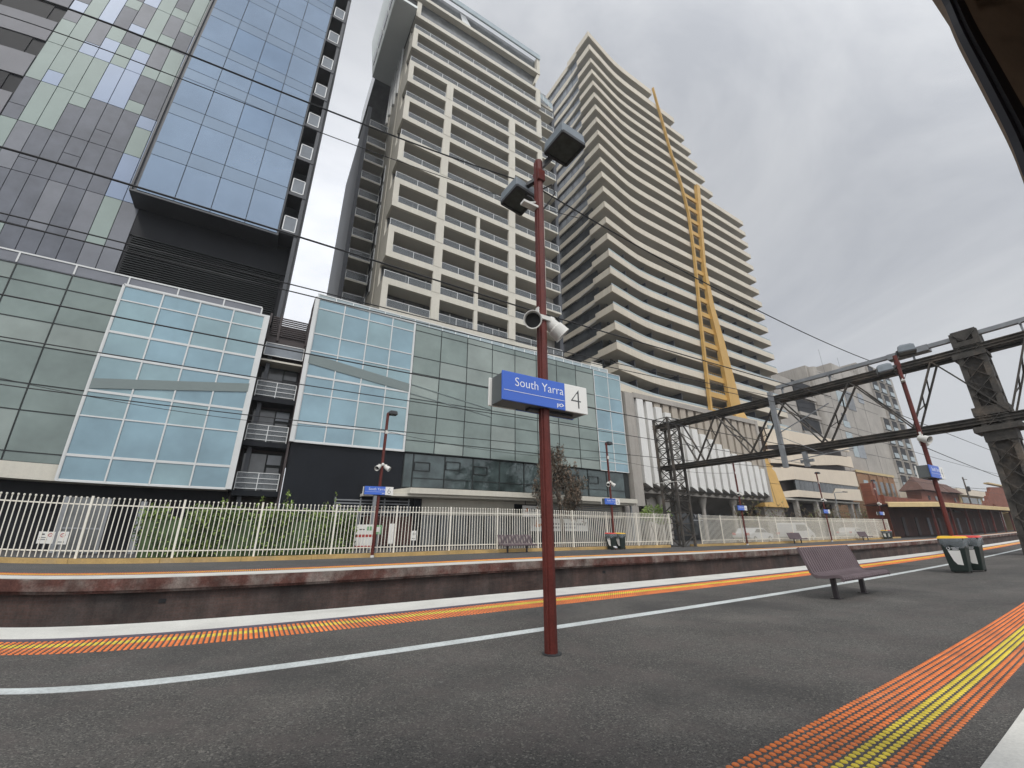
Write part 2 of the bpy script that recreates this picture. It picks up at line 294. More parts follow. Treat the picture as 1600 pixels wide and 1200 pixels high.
# near platform, between two tracks
plat = MB().box(XL, XR, 0.12, 7.97, -1.25, 0).build('platform', 'asphalt'); plat['kind'] = 'structure'
def strip(y0, y1, z, name, m, parent, x0=XL, x1=XR): return MB().box(x0, x1, y0, y1, z - 0.02, z).build(name, m, parent)
strip(7.22, 8.0, 0.006, 'edge_paint', 'white_paint', plat); strip(0.1, 0.885, 0.006, 'edge_paint', 'white_paint', plat)
strip(7.08, 7.22, 0.0035, 'primer_band', 'primer', plat); strip(4.955, 5.12, 0.004, 'painted_line', 'line_paint', plat)
def studs(y0, sgn, x0, x1, name, parent, n=8, sp=0.0565, r=0.0215):
    xs = np.arange(x0, x1, sp); a = np.arange(n) * 2 * math.pi / n + math.pi / n; V = []; F = []; MI = []
    pr = np.stack([np.cos(a), np.sin(a)], 1); k = 0
    one_v = np.concatenate([np.c_[pr * r, np.full(n, 0.0005)], np.c_[pr * r * 0.82, np.full(n, 0.006)]])
    one_f = [tuple(range(n, 2 * n))] + [(i, (i + 1) % n, n + (i + 1) % n, n + i) for i in range(n)]
    for row in range(12):
        c = 1 if 6 <= row < 9 else 0
        for x in xs:
            V.append(one_v + (x + (RNG.random() - .5) * .002, y0 + sgn * row * sp, 0)); F += [tuple(i + k for i in f) for f in one_f]; MI += [c] * len(one_f); k += 2 * n
    me = bpy.data.meshes.new(name); me.from_pydata(np.concatenate(V).tolist(), [], F); me.materials.append(M['tac_orange']); me.materials.append(M['tac_yellow']); me.polygons.foreach_set('material_index', MI)
    o = bpy.data.objects.new(name, me); COL.objects.link(o); o.parent = parent; return o
studs(1.755, -1, 0.9, 30, 'tactile_studs', plat); studs(6.41, 1, -4.2, 40, 'tactile_studs', plat, 6)
def far_tac(y0, x0, x1, parent):       # beyond where single studs can be seen the strip is bands of the same studs
    for a, b, m in ((0, 0.31, 'tac_orange'), (0.32, 0.48, 'tac_yellow'), (0.50, 0.66, 'tac_orange')): strip(y0 + a, y0 + b, 0.0045, 'tactile_band', m, parent, x0, x1)
far_tac(6.40, 40, XR, plat); far_tac(1.12, 30, XR, plat)
# far platform
YE = 15.05
plat2 = MB().box(XL, XR, YE + 0.02, 21.3, -0.28, 0).build('platform', 'asphalt_old'); plat2['kind'] = 'structure'
MB().box(XL, XR, YE, YE + 0.3, -0.30, -0.016).build('edge_coping', 'coping', plat2)
MB().box(XL, XR, YE + 0.06, YE + 0.4, -0.37, -0.28).build('coping_corbel', 'coping', plat2)
MB().box(XL, XR, YE + 0.2, YE + 0.8, -1.45, -0.3).build('platform_wall', 'wall_brick', plat2)
strip(YE, YE + 0.8, 0.005, 'edge_paint', 'white_paint', plat2); strip(YE + 0.8, YE + 0.93, 0.0035, 'primer_band', 'primer', plat2)
studs(15.98 + 0.66, -1, -7, 13, 'tactile_studs', plat2, 5); far_tac(15.98, 13, XR, plat2)
d = MB(); [d.box(x, x + 0.16, YE + 0.18, YE + 0.21, -0.66, -0.56) for x in (-1.72, 14.2, 30.5)]; d.build('drain_hole', 'black', plat2)
kb = MB()
for i in range(62):
    x = -13 + i * 2.6
    if 26.6 < x + 1.3 < 29.6: continue
    kb.box(x + 0.006, x + 2.594, 20.74 + random.uniform(-.006, .006), 21.1, -0.05, 0.165 + random.uniform(-.006, .006))
    if x > 66: break
struct('kerb', kb, 'kerb')
tb = MB(); tb.box(XL, XR, 7.97, YE + 0.42, -1.44, -1.28); tb.build('trackbed', 'ballast')['kind'] = 'structure'
tr = MB()
for yc in (9.75, 13.3):
    for i in range(110): tr.box(-8 + i * 0.65, -7.76 + i * 0.65, yc - 1.2, yc + 1.2, -1.28, -1.2)
o = tr.build('sleepers', 'sleeper'); o['kind'] = 'structure'
rl = MB()
for yc in (9.75, 13.3):
    for s_ in (-0.8, 0.8): rl.box(XL, XR, yc + s_ - 0.035, yc + s_ + 0.035, -1.2, -1.06)
o = rl.build('railway_rails', 'rail'); o['kind'] = 'structure'

# ================================================================== TRAIN WINDOW FRAME (the train the photo is taken from)
tw = thing('train_carriage', 'dark brown train window surround with a curved black rubber seal', 'train', (0.19, 0.41, 0.5))
tu = Vector((0.9076, -0.42, 0)); tn = Vector((0.42, 0.9076, 0)); TP = lambda s_, z, dn=0.0: tn * (0.45 + dn) + tu * s_ + Vector((0, 0, z))
def ring(grow):
    key = [(1.00, 0.80), (1.00, 1.30), (1.01, 1.62), (1.03, 1.85), (1.052, 1.97), (1.066, 2.12), (1.085, 2.3), (1.118, 2.47), (1.10, 2.62), (1.02, 2.74)]
    right = []
    for i in range(len(key) - 1):         # smooth curve through the key points
        p0, p1, p2, p3 = (Vector(key[max(0, min(len(key) - 1, i + j))]) for j in (-1, 0, 1, 2))
        for t in (0, .25, .5, .75): right.append(tuple(.5 * ((2 * p1) + (p2 - p0) * t + (2 * p0 - 5 * p1 + 4 * p2 - p3) * t * t + (3 * p1 - p0 - 3 * p2 + p3) * t ** 3)))
    right.append(key[-1])
    left = [(-1.2, 2.74), (-1.3, 2.6), (-1.3, 0.85), (-1.24, 0.78), (0.95, 0.74)]
    c = Vector((0, 1.8)); return [tuple(Vector(p) + (Vector(p) - c).normalized() * grow) for p in right + left]
def ringmesh(g0, g1, d0, d1):
    a = ring(g0); b = ring(g1); n = len(a); v = [TP(*p, d0) for p in a] + [TP(*p, d0) for p in b] + [TP(*p, d1) for p in a] + [TP(*p, d1) for p in b]
    f = []
    for i in range(n):
        j = (i + 1) % n; f += [(i, j, n + j, n + i), (2 * n + i, 3 * n + i, 3 * n + j, 2 * n + j), (i, 2 * n + i, 2 * n + j, j), (n + i, n + j, 3 * n + j, 3 * n + i)]
    return MB().add(v, f)
ringmesh(0.0, 0.014, -0.014, 0.0).build('window_lip', 'seal_lip', tw); ringmesh(0.014, 0.055, -0.022, -0.002).build('window_seal', 'seal', tw); ringmesh(0.055, 0.45, -0.02, 0.03).build('wall_panel', 'train', tw)
def slab(s0, s1, d0, d1, z0, z1): return MB().prism([TP(s0, z0, d0), TP(s1, z0, d0), TP(s1, z0, d1), TP(s0, z0, d1)], (0, 0, z1 - z0))
slab(-1.7, 2.6, -2.6, 0.05, 3.2, 3.3).build('ceiling', 'train', tw); slab(-1.7, 2.6, -2.7, -2.6, 0.1, 3.2).build('rear_wall', 'train', tw); slab(1.2, 2.6, -0.02, 0.05, 0.1, 3.2).build('side_wall', 'train', tw); slab(2.6, 2.7, -2.6, 0.05, 0.1, 3.2).build('end_wall', 'train', tw)  # unseen carriage shell, added to shade the window surround

# ================================================================== FENCE
def make_fence(x0, posts, label):
    t = thing('palisade_fence', label, 'fence', (x0, 20.92, 0.165), 0, 'cream palisade fences along the platform')
    for i, px in enumerate(posts):
        MB().box(px - 0.035, px + 0.035, 20.885, 20.955, 0.166, 2.30).build('post', 'fence', t)
        if i + 1 == len(posts): break
        nx = posts[i + 1]; p = MB(); n = max(2, round((nx - px) / 0.157))
        for z in (0.42, 2.0): p.box(px + 0.035, nx - 0.035, 20.91, 20.945, z - 0.022, z + 0.022)
        for k in range(1, n):
            x = px + (nx - px) * k / n; p.box(x - 0.014, x + 0.014, 20.88, 20.908, 0.2, 2.16)
            p.lathe([(0.0, 0.0), (0.014, 0.0), (0.016, 0.05), (0.03, 0.075), (0.033, 0.1), (0.024, 0.125), (0, 0.13)], (x, 20.894, 2.14), n=6)
        p.build('picket_panel', 'fence', t)
    return t
make_fence(-10.7, [-10.7, -7.87, -5.06, -2.28, 0.41, 3.36, 6.16, 9.02, 11.86, 14.6, 17.29, 20.17, 22.97, 24.8, 26.4], 'long cream palisade fence on the ochre kerb before the hedge and glass podium')
make_fence(29.9, [29.9 + 2.8 * i for i in range(14)] + [67.6], 'cream palisade fence between lattice mast and station building, hiding parked cars')

# ================================================================== LIGHT POLES AND SIGNS
def loudspeaker(parent, c, ax):
    ax = Vector(ax).normalized(); c = Vector(c); h = MB()
    h.lathe([(0.0, -0.17), (0.075, -0.17), (0.095, -0.155), (0.1, -0.02), (0.118, 0.0), (0.122, 0.13), (0.126, 0.15), (0.118, 0.152), (0.108, 0.14), (0.1, 0.02), (0.0, 0.02)], c, ax, 24)
    o = h.build('loudspeaker', 'speaker', parent, smooth=False); MB().lathe([(0, 0.03), (0.1, 0.03), (0.1, 0.025), (0, 0.025)], c, ax, 20).build('grille', 'dark_metal', o)
    MB().bar(c - ax * 0.03, c - ax * 0.03 + Vector((0, 0, 0.15)), 0.03).bar(c - ax * 0.03 + Vector((0, 0, 0.14)), (0, 0, c.z + 0.14), 0.035, 0.025).build('bracket', 'speaker', o)
def floodlight(parent, c, half, drop, rz, tilt, arm_to, m='grey_metal'):
    R = Matrix.Translation(c) @ Matrix.Rotation(rz, 4, 'Z') @ Matrix.Rotation(tilt, 4, 'X')
    b = MB(); h = half
    v = [(-h, -h, 0), (h, -h, 0), (h, h, 0), (-h, h, 0), (-h * .93, -h * .93, drop * .75), (h * .93, -h * .93, drop * .75), (h * .93, h * .93, drop * .75), (-h * .93, h * .93, drop * .75), (-h * .6, -h * .6, drop), (h * .6, -h * .6, drop), (h * .6, h * .6, drop), (-h * .6, h * .6, drop)]
    v = [R @ Vector(p) for p in v]
    b.add(v, [(0, 1, 5, 4), (1, 2, 6, 5), (2, 3, 7, 6), (3, 0, 4, 7), (4, 5, 9, 8), (5, 6, 10, 9), (6, 7, 11, 10), (7, 4, 8, 11), (8, 9, 10, 11), (3, 2, 1, 0)])
    o = b.build('floodlight', m, parent, bev=0.012)
    l = h * .86; MB().prism([R @ Vector(p) for p in ((-l, -l, -.004), (l, -l, -.004), (l, l, -.004), (-l, l, -.004))], R.to_3x3() @ Vector((0, 0, -0.012))).build('lens', 'lens', o)
    rm = MB(); q = [R @ Vector(p) for p in ((-h * .95, -h * .95, -.012), (h * .95, -h * .95, -.012), (h * .95, h * .95, -.012), (-h * .95, h * .95, -.012))]
    for i in range(4): rm.bar(q[i], q[(i + 1) % 4], .035, .05, up=tuple(R.to_3x3() @ Vector((0, 0, 1))))
    rm.build('lens_rim', 'dark_metal', o)
    e = R @ Vector((0, h if arm_to[1] > c[1] else -h, drop * .4)); a = MB(); a.bar(e, arm_to, 0.07, 0.06); a.build('arm', 'dark_metal', o)
def make_pole(kind):
    t = local(thing('platform_light_pole', 'x', 'light pole', (0, 0, 0)))
    p = MB(); p.tube([(0, 0, 0), (0, 0, 6.85)], 0.062, 8); p.box(-.075, -.055, -.03, .03, 0, 6.8); p.build('pole', 'maroon', t)
    MB().tube([(0, 0, 0.002), (0, 0, 0.1 if kind else 0.012)], 0.09 if kind else 0.105, 12).build('base_collar', 'speaker' if kind else 'dark_metal', t)
    if kind == 0:
        floodlight(t, (0.26, -0.35, 6.95), 0.235, 0.27, 0.03, 0, (0.02, 0.0, 6.72)); floodlight(t, (-0.15, 0.36, 6.3), 0.215, 0.27, 0.12, -0.1, (0, 0, 6.5))
        MB().box(-.06, .06, -.08, .08, 6.42, 6.62).build('mounting_box', 'maroon', t)
        c = MB(); c.tube([(0.05, -0.02, 6.3), (0.16, -0.12, 6.36), (0.2, -0.14, 6.2), (0.12, -0.06, 6.02), (0.05, 0, 5.9)], 0.012, 6); c.tube([(-0.12, .2, 6.28), (-0.1, 0.05, 6.1), (-0.04, 0, 5.95)], 0.014, 6); c.build('cable', 'black', t)
        MB().box(-0.32, -0.06, -.05, .05, 5.86, 5.9).bar((-.3, 0, 5.88), (-.02, 0, 6.02), .02).build('junction_shelf', 'speaker', t)
        loudspeaker(t, (-0.2, -0.06, 3.90), (-0.55, -0.75, -0.42)); loudspeaker(t, (0.21, -0.02, 3.90), (0.62, -0.25, -0.62))
        MB().box(-.085, .085, -.085, .085, 3.96, 4.02).box(-.09, -.06, -.03, .03, 4.0, 4.16).build('clamp', 'speaker', t)
    else:
        floodlight(t, (0.22, -0.02, 6.8), 0.2, 0.17, 0, 0, (0.0, 0.0, 6.7), 'dark_metal')
        MB().box(-.055, .075, -.075, .075, 5.74, 5.95).build('junction_box', 'speaker', t)
        loudspeaker(t, (-0.2, -0.06, 4.05), (-0.6, -0.6, -0.5)); loudspeaker(t, (0.22, -0.06, 4.05), (0.65, -0.45, -0.5))
        MB().lathe([(0, 0.0), (.06, .02), (.075, .08), (.05, .14), (0, .16)], (0, -.09, 4.12), n=10).build('camera_dome', 'speaker', t)
    return t
def make_sign(num):
    t = local(thing('station_sign', 'x', 'sign', (0, 0, 0)))      # origin at the middle of the pole, text faces -y
    MB().box(-0.655, 0.655, -0.095, 0.195, -0.185, 0.185).build('sign_box', 'sign_grey', t, bev=0.006)
    for y0, y1, s_ in ((-0.125, -0.097, 1), (0.197, 0.225, -1)):
        f = MB(); xs = (-0.68, 0.285, 0.665) if s_ > 0 else (-0.69, -0.285, 0.68)
        a = MB().box(xs[0], xs[1], y0, y1, -0.19, 0.19); b = MB().box(xs[1] + .002, xs[2], y0, y1, -0.19, 0.19)
        blue, white = (a, b) if s_ > 0 else (b, a)
        fo = blue.build('name_panel', 'sign_blue', t, bev=0.006); wo = white.build('number_panel', 'sign_white', t, bev=0.006)
        yy = y0 - 0.001 if s_ > 0 else y1 + 0.001
        P = (lambda x, z: face_y(x, yy, z)) if s_ > 0 else (lambda x, z: Matrix.Translation((-x, yy, z)) @ Matrix.Rotation(math.pi, 4, 'Z') @ Matrix.Rotation(math.pi / 2, 4, 'X'))
        text_mesh('South Yarra', 0.165, P(0.262, 0.015), 'text_white', 'lettering', fo, 'RIGHT', 0.001, -0.0012, sx=0.95)
        text_mesh('pt', 0.078, P(0.21, -0.15), 'text_white', 'lettering', fo, 'RIGHT', 0.001, 0.001)
        R = P(0, 0)
        l = MB(); q = lambda x, z: R @ Vector((x, z, 0.0015))
        l.prism([q(0.215, -.155), q(0.262, -.128), q(0.215, -.1), q(0.215, -.112), q(0.238, -.128), q(0.215, -.143)], R.to_3x3() @ Vector((0, 0, .001))); l.build('chevron', 'text_white', fo)
        l = MB(); l.prism([q(-0.66, -.063), q(0.27, -.063), q(0.27, -.057), q(-0.66, -.057)], R.to_3x3() @ Vector((0, 0, .001))); l.build('rule', 'text_white', fo)
        text_mesh(num, 0.40, P(0.47, -0.135), 'text_dark', 'numeral', wo, 'CENTER', 0.001, -0.009)
    MB().box(-0.2, 0.5, 0.0, 0.1, -0.22, -0.186).build('mounting_plate', 'dark_metal', t)
    return t
PG, SG = 'maroon light poles on the platforms', 'blue station name signs on the light poles'
p0 = make_pole(0); p0.location = (2.985, 4.06, 0); p0['label'] = 'tall maroon light pole with two grey floodlights above the number 4 sign'; p0['group'] = PG
copy_tree(p0, (17.95, 4.06, 0), 0.25, 'maroon light pole rising behind two bins and carrying an end-on sign')
p6 = make_pole(1); p6.location = (5.12, 20.62, 0); p6['label'] = 'maroon pole at the fence in front of the navy wall, beside the hedge'; p6['group'] = PG
for x, l in ((20.43, 'maroon pole behind the two bins at the far platform fence'), (35.4, 'maroon pole at the fence beside the lattice mast, before white fins'), (50.6, 'maroon pole at the fence in front of the cream banded building'), (65.3, 'maroon pole at the fence end beside the dark station wall')): copy_tree(p6, (x, 20.62, 0), 0, l)
s4 = make_sign('4'); s4.location = (2.955, 4.065, 2.862); s4['label'] = 'large blue station name sign with number 4 on the tall floodlight pole'; s4['group'] = SG
copy_tree(s4, (17.95, 4.06, 2.87), 0.0, 'blue sign box seen end-on on the pole behind the near bins')
s6 = make_sign('6'); s6.location = (5.08, 20.62, 2.95); s6['label'] = 'blue station name sign numbered 6 in front of the navy wall'; s6['group'] = SG
for x, l in ((20.43, 'small blue number 6 sign above the red and yellow lidded far bins'), (35.4, 'blue sign on the pole before the dark glass under the white fins'), (50.7, 'blue sign on the pole before the cream banded building'), (65.3, 'blue sign on the last pole beside the dark station wall')): copy_tree(s6, (x, 20.62, 2.92), 0, l)

# ================================================================== BENCHES
def make_bench():
    t = local(thing('platform_bench', 'x', 'bench', (0, 0, 0)))
    prof = [(0.20, 0.90), (0.165, 0.82), (0.12, 0.68), (0.075, 0.54), (0.045, 0.455), (0.0, 0.415), (-0.07, 0.40), (-0.2, 0.405), (-0.34, 0.425), (-0.41, 0.43), (-0.445, 0.412), (-0.455, 0.38), (-0.44, 0.35)]
    L = 2.15; n = 23; sl = MB(); bk = MB()
    def sweep(mb, x, pr, wd, th):      # one slat bent along the profile
        v = []; f = []
        for j, (y, z) in enumerate(pr):
            y0, z0 = pr[max(0, j - 1)]; y1, z1 = pr[min(len(pr) - 1, j + 1)]; l_ = math.hypot(y1 - y0, z1 - z0); ny, nz = -(z1 - z0) / l_ * th / 2, (y1 - y0) / l_ * th / 2
            v += [(x - wd / 2, y + ny, z + nz), (x + wd / 2, y + ny, z + nz), (x + wd / 2, y - ny, z - nz), (x - wd / 2, y - ny, z - nz)]
        for j in range(len(pr) - 1):
            for k in range(4): f.append((4 * j + k, 4 * j + (k + 1) % 4, 4 * j + 4 + (k + 1) % 4, 4 * j + 4 + k))
        e = 4 * len(pr) - 4; mb.add(v, f + [(0, 1, 2, 3), (e + 3, e + 2, e + 1, e)])
    kb_ = next(i for i, p in enumerate(prof) if p[1] < 0.46)
    for i in range(n):
        x = -L / 2 + (i + .5) * L / n; sweep(bk, x, prof[:kb_ + 1], 0.052, 0.02); sweep(sl, x, prof[kb_:], 0.066, 0.022)
    sl.build('seat', 'bench', t); bk.build('backrest', 'bench', t)
    for x in (-L / 2, L / 2):
        e = MB()
        for (y0, z0), (y1, z1) in zip(prof[:-1], prof[1:]): e.bar((x, y0, z0), (x, y1, z1), 0.016, 0.05, up=(0, 0.3, 1))
        e.build('end_frame', 'bench', t)
    for y, z in ((0.185, 0.83), (-0.02, 0.385), (-0.36, 0.405)): MB().bar((-L / 2, y, z), (L / 2, y, z), 0.02, 0.03).build('cross_rail', 'bench', t)
    for x in (-0.62, 0.62):
        MB().bar((x, -0.1, 0.0), (x, -0.1, 0.36), 0.075, 0.075).bar((x, 0.05, 0.38), (x, -0.36, 0.375), 0.06, 0.045).box(x - .08, x + .08, -.18, -.02, 0.001, 0.012).build('leg', 'bench_leg', t)
    return t
BG = 'slatted mauve benches on the platforms'
b0 = make_bench(); b0.location = (10.27, 4.17, 0); b0['label'] = 'large mauve slatted bench on the platform of the number 4 sign'; b0['group'] = BG
copy_tree(b0, (12.75, 20.35, 0), 0, 'mauve bench against the fence in front of the white bird sign')
copy_tree(b0, (42.6, 20.2, 0), 0, 'small mauve bench by the fence in front of the parked white van')
copy_tree(b0, (57.4, 20.2, 0), 0, 'small mauve bench by the fence between white van and distant bins')

# ================================================================== BINS
def make_bin(lid):
    t = local(thing('wheelie_bin', 'x', 'bin', (0, 0, 0)))
    b = MB(); r0, r1 = (0.19, 0.22), (0.265, 0.305)
    lo = [(-r0[0], -r0[1], .04), (r0[0], -r0[1], .04), (r0[0], r0[1], .04), (-r0[0], r0[1], .04)]; hi = [(-r1[0], -r1[1], .92), (r1[0], -r1[1], .92), (r1[0], r1[1], .92), (-r1[0], r1[1], .92)]
    b.add(lo + hi, [(3, 2, 1, 0), (0, 1, 5, 4), (1, 2, 6, 5), (2, 3, 7, 6), (3, 0, 4, 7), (4, 5, 6, 7)]); b.build('body', 'bin_green', t, bev=0.025)
    MB().box(-.28, .28, -.32, .32, .9, .945).build('rim', 'bin_green', t, bev=0.012)
    l = MB(); l.add([(-.29, -.34, .947), (.29, -.34, .947), (.29, .35, .947), (-.29, .35, .947), (-.24, -.28, 1.0), (.24, -.28, 1.0), (.24, .3, 1.02), (-.24, .3, 1.02)], [(0, 1, 5, 4), (1, 2, 6, 5), (2, 3, 7, 6), (3, 0, 4, 7), (4, 5, 6, 7), (3, 2, 1, 0)]); l.build('lid', lid, t, bev=0.015)
    k = MB(); n = 28; rg = []
    for i in range(n):
        a = 2 * math.pi * i / n; c, s_ = math.cos(a), math.sin(a); m_ = max(abs(c), abs(s_)); rg.append((c / m_, s_ / m_))
    rows = [(1.09, .95, 0), (1.13, .90, .01), (1.12, .80, .02), (1.05, .72, .03)]; v = []
    for sc, z, j in rows:
        for i, (x, y) in enumerate(rg): v.append((x * .262 * sc + random.uniform(-j, j) * .6, y * .30 * sc + random.uniform(-j, j) * .6, z + random.uniform(-j, j) * 2))
    k.add(v, [(r * n + i, r * n + (i + 1) % n, (r + 1) * n + (i + 1) % n, (r + 1) * n + i) for r in range(3) for i in range(n)]); k.build('liner', 'liner', t, smooth=True)
    # label on the two faces seen from the platform: a white panel under a recycling ring and two short lines of lettering
    def on(u, z, face):
        f = (z - .04) / .88
        if face == 'y': return Vector((u, -(r0[1] + (r1[1] - r0[1]) * f) - .006, z))
        return Vector((-(r0[0] + (r1[0] - r0[0]) * f) - .006, -u, z))
    for face in ('x',):
        d_ = Vector((0, -.003, 0)) if face == 'y' else Vector((-.003, 0, 0))
        MB().prism([on(-.15, .62, face), on(-.07, .34, face), on(.0, .24, face), on(.14, .22, face), on(.15, .62, face)], d_).build('label_panel', 'sign_white', t)
        g = MB(); n_ = 16; lt = MB()
        for i in range(n_):
            if i % 5 == 4: continue
            a0, a1 = 2 * math.pi * i / n_, 2 * math.pi * (i + 1) / n_
            g.prism([on(-.12 + r_ * math.cos(a), .675 + r_ * math.sin(a), face) for r_, a in ((.028, a0), (.045, a0), (.045, a1), (.028, a1))], d_)
        for z_, u0, u1 in ((.69, -.05, .14), (.655, -.02, .13)):
            u = u0
            while u < u1:
                ww = random.uniform(.012, .022); lt.prism([on(u, z_ - .011, face), on(u + ww, z_ - .011, face), on(u + ww, z_ + .011, face), on(u, z_ + .011, face)], d_); u += ww + .006
        g.build('recycling_mark', 'text_white', t); lt.build('lettering', 'text_white', t)
    MB().tube([(.16, -.2, .09), (.16, .2, .09)], 0.012, 8).build('axle', 'dark_metal', t)
    for s_ in (-1, 1): MB().lathe([(0, -.02), (.09, -.02), (.1, -.01), (.1, .01), (.09, .02), (0, .02)], (.16, s_ * .2, .101), (0, 1, 0), 16).build('wheel', 'tyre', t)
    return t
WG = 'wheelie bins on the platforms'
by = make_bin('lid_yellow'); by.location = (17.25, 3.9, 0); by['label'] = 'large yellow lidded green bin with white label before the end-on sign pole'; by['group'] = WG
br = make_bin('lid_red'); br.location = (17.9, 3.72, 0); br['label'] = 'red lidded green bin tucked behind the large yellow lidded one'; br['group'] = WG
copy_tree(br, (19.83, 20.3, 0), 0, 'red lidded bin on the far platform with a gull at its foot'); copy_tree(by, (20.62, 20.3, 0), 0, 'yellow lidded bin beside the red one on the far platform')
copy_tree(by, (64.0, 20.35, 0), 0, 'distant bin with yellow lid near the station building'); copy_tree(br, (65.2, 20.35, 0), 0, 'distant bin with red lid near the station building')
for o in [q for q in COL.objects if q.name.startswith('wheelie_bin')]: o.scale = (.9, .9, .98)
# gull
g = tag(MB().lathe([(0, -.16), (.02, -.15), (.045, -.08), (.065, 0), (.06, .06), (.04, .11), (.03, .14), (.036, .17), (.03, .2), (0, .22)], (19.72, 19.85, .15), (-0.95, -.1, .25), 12).build('gull', 'gull', smooth=True, base=(19.72, 19.85, 0)), 'small white gull standing in front of the far red lidded bin', 'bird')
BASE[g.name] = Vector((19.72, 19.85, 0)); MB().lathe([(0, -.2), (.03, -.12), (.062, -.02), (.05, .05), (0, .06)], (19.74, 19.85, .17), (-0.98, -.1, .15), 10).build('wing', 'gull_grey', g, smooth=True)
MB().tube([(19.51, 19.83, .205), (19.46, 19.82, .2)], [.012, .003], 6).build('beak', 'beak', g); [MB().tube([(19.72, y, .12), (19.72, y, 0.002)], .006, 5).build('leg', 'beak', g) for y in (19.83, 19.87)]

# ================================================================== OVERHEAD LINE PORTAL
pt = thing('overhead_line_portal', 'dark lattice steel portal spanning the tracks on two lattice masts', 'gantry', (28, 12, 0))
def mast(x0, x1, y0, y1, zt, name, nb):
    m_ = MB(); c = [(x0, y0), (x1, y0), (x1, y1), (x0, y1)]
    for x, y in c: m_.bar((x, y, 0), (x, y, zt), 0.16, 0.16)
    for i in range(nb):
        za, zb = zt * i / nb, zt * (i + 1) / nb
        for k in range(4):
            (xa, ya), (xb, yb) = c[k], c[(k + 1) % 4]
            if (i + k) % 2: xa, ya, xb, yb = xb, yb, xa, ya
            m_.bar((xa, ya, za), (xb, yb, zb), 0.08, 0.03)
            if i > 3: m_.bar((xb, yb, za), (xa, ya, zb), 0.06, 0.03)
            m_.bar((xa, ya, zb), (xb, yb, zb), 0.05, 0.05)
    m_.box(x0 - .15, x1 + .15, y0 - .12, y1 + .12, -0.05, 0.03); m_.bar((x0 - .1, y0 - .1, 3.75), (x1 + .1, y0 - .1, 3.75), .06, .1); return m_.build(name, 'truss', pt)
mast(27.35, 28.65, 20.65, 22.0, 9.75, 'lattice_mast', 12)
nm = MB()
for x in (27.6, 28.4):
    for y in (3.1, 3.9): nm.bar((x, y, 0), (x, y, 10.1), 0.22, 0.22)
for i in range(13):
    z = i * .77
    for x in (27.5, 28.5): nm.bar((x, 3.1, z), (x, 3.9, z + .77), .12, .03); nm.bar((x, 3.9, z), (x, 3.1, z + .77), .12, .03)
    for y in (3.02, 3.98): nm.box(27.6, 28.4, y - .01, y + .01, z + .1, z + .67)
nm.box(27.66, 28.34, 3.16, 3.84, 0, 10); nm.box(27.3, 28.7, 2.7, 4.3, 5.25, 5.5); nm.box(27.45, 28.55, 2.9, 4.15, 6.0, 6.4); nm.box(27.45, 28.55, 2.95, 4.05, 4.8, 5.25); nm.box(27.42, 28.58, 2.95, 4.15, 8.8, 9.02); nm.box(27.42, 28.58, 3.0, 4.0, 9.36, 9.6); nm.box(27.6, 28.4, 3.05, 3.95, 9.7, 10.2)
nm.build('lattice_mast', 'truss', pt)
YT0, YT1 = -7.0, 22.3
for xx in (27.55, 28.45):
    for z, nme in ((9.18, 'top_chord'), (5.8, 'bottom_chord')):
        MB().box(xx - .1, xx + .1, YT0, YT1, z - .02, z + .02).box(xx - .02, xx + .02, YT0, YT1, z - .16, z + .16).box(xx - .1, xx + .1, YT0, YT1, z + .12, z + .16).box(xx - .1, xx + .1, YT0, YT1, z - .16, z - .12).build(nme, 'truss', pt)
for z in (9.18, 5.8):
    lac = MB()
    for i in range(26): ya = YT0 + i * (YT1 - YT0) / 26; yb = YT0 + (i + 1) * (YT1 - YT0) / 26; lac.bar((27.55, ya, z), (28.45, yb, z), .09, .03)
    lac.build('chord_lacing', 'truss', pt)
tops = [20.1, 16.7, 12.45, 8.5, 4.95, 1.6, -2, -5.5]; bots = [18.65, 14.7, 10.5, 6.4, 2.9, -0.3, -3.8]
for k, (a, b) in enumerate(list(zip(tops, bots)) + list(zip(tops[1:], bots))):
    dg = MB()
    for xx in (27.5, 28.5): dg.bar((xx, a, 9.05), (xx, b, 5.95), .16, .06)
    for f in (.25, .5, .75):
        y = a + (b - a) * f; z = 9.05 - 3.1 * f; dg.bar((27.5, y, z), (28.5, a + (b - a) * (f + .18 if f < .7 else f - .18), 9.05 - 3.1 * (f + .18 if f < .7 else f - .18)), .06, .03)
    dg.build('diagonal_brace', 'truss', pt)
fd = MB(); fd.bar((28, 12.5, 9.98), (28, -7, 9.98), 0.24, 0.2); fd.box(27.7, 28.3, 4.9, 6.6, 9.75, 10.05); fd.build('feeder_trough', 'galv', pt)
for y in (12.2, 9.5, 5.6, 1.6): MB().bar((28, y, 9.3), (28, y, 9.95), .1, .08).bar((27.8, y, 9.86), (28.2, y, 9.86), .08, .12).build('trough_bracket', 'galv', pt)
MB().box(27.1, 27.34, 12.5, 12.74, 4.75, 9.55).build('drop_tube', 'galv', pt)
dv = MB(); dv.bar((27.2, 12.5, 6.9), (27.2, 9.6, 8.05), .05); dv.bar((27.2, 12.4, 5.1), (27.2, 9.0, 5.35), .05); dv.bar((27.2, 12.5, 6.6), (27.2, 10.5, 5.3), .035); dv.bar((27.6, 11.6, 5.6), (27.6, 11.6, 4.7), .22, .22); dv.bar((27.6, 11.9, 5.05), (27.6, 11.2, 5.05), .16); dv.build('registration_arm', 'galv', pt)
MB().bar((27.3, 20.3, 4.65), (27.3, 22.6, 4.65), .06).build('insulator_arm', 'speaker', pt); MB().lathe([(0, 0), (.1, .02), (.13, .1), (.1, .2), (0, .24)], (27.25, 21.1, 4.58), n=10).build('insulator', 'speaker', pt)
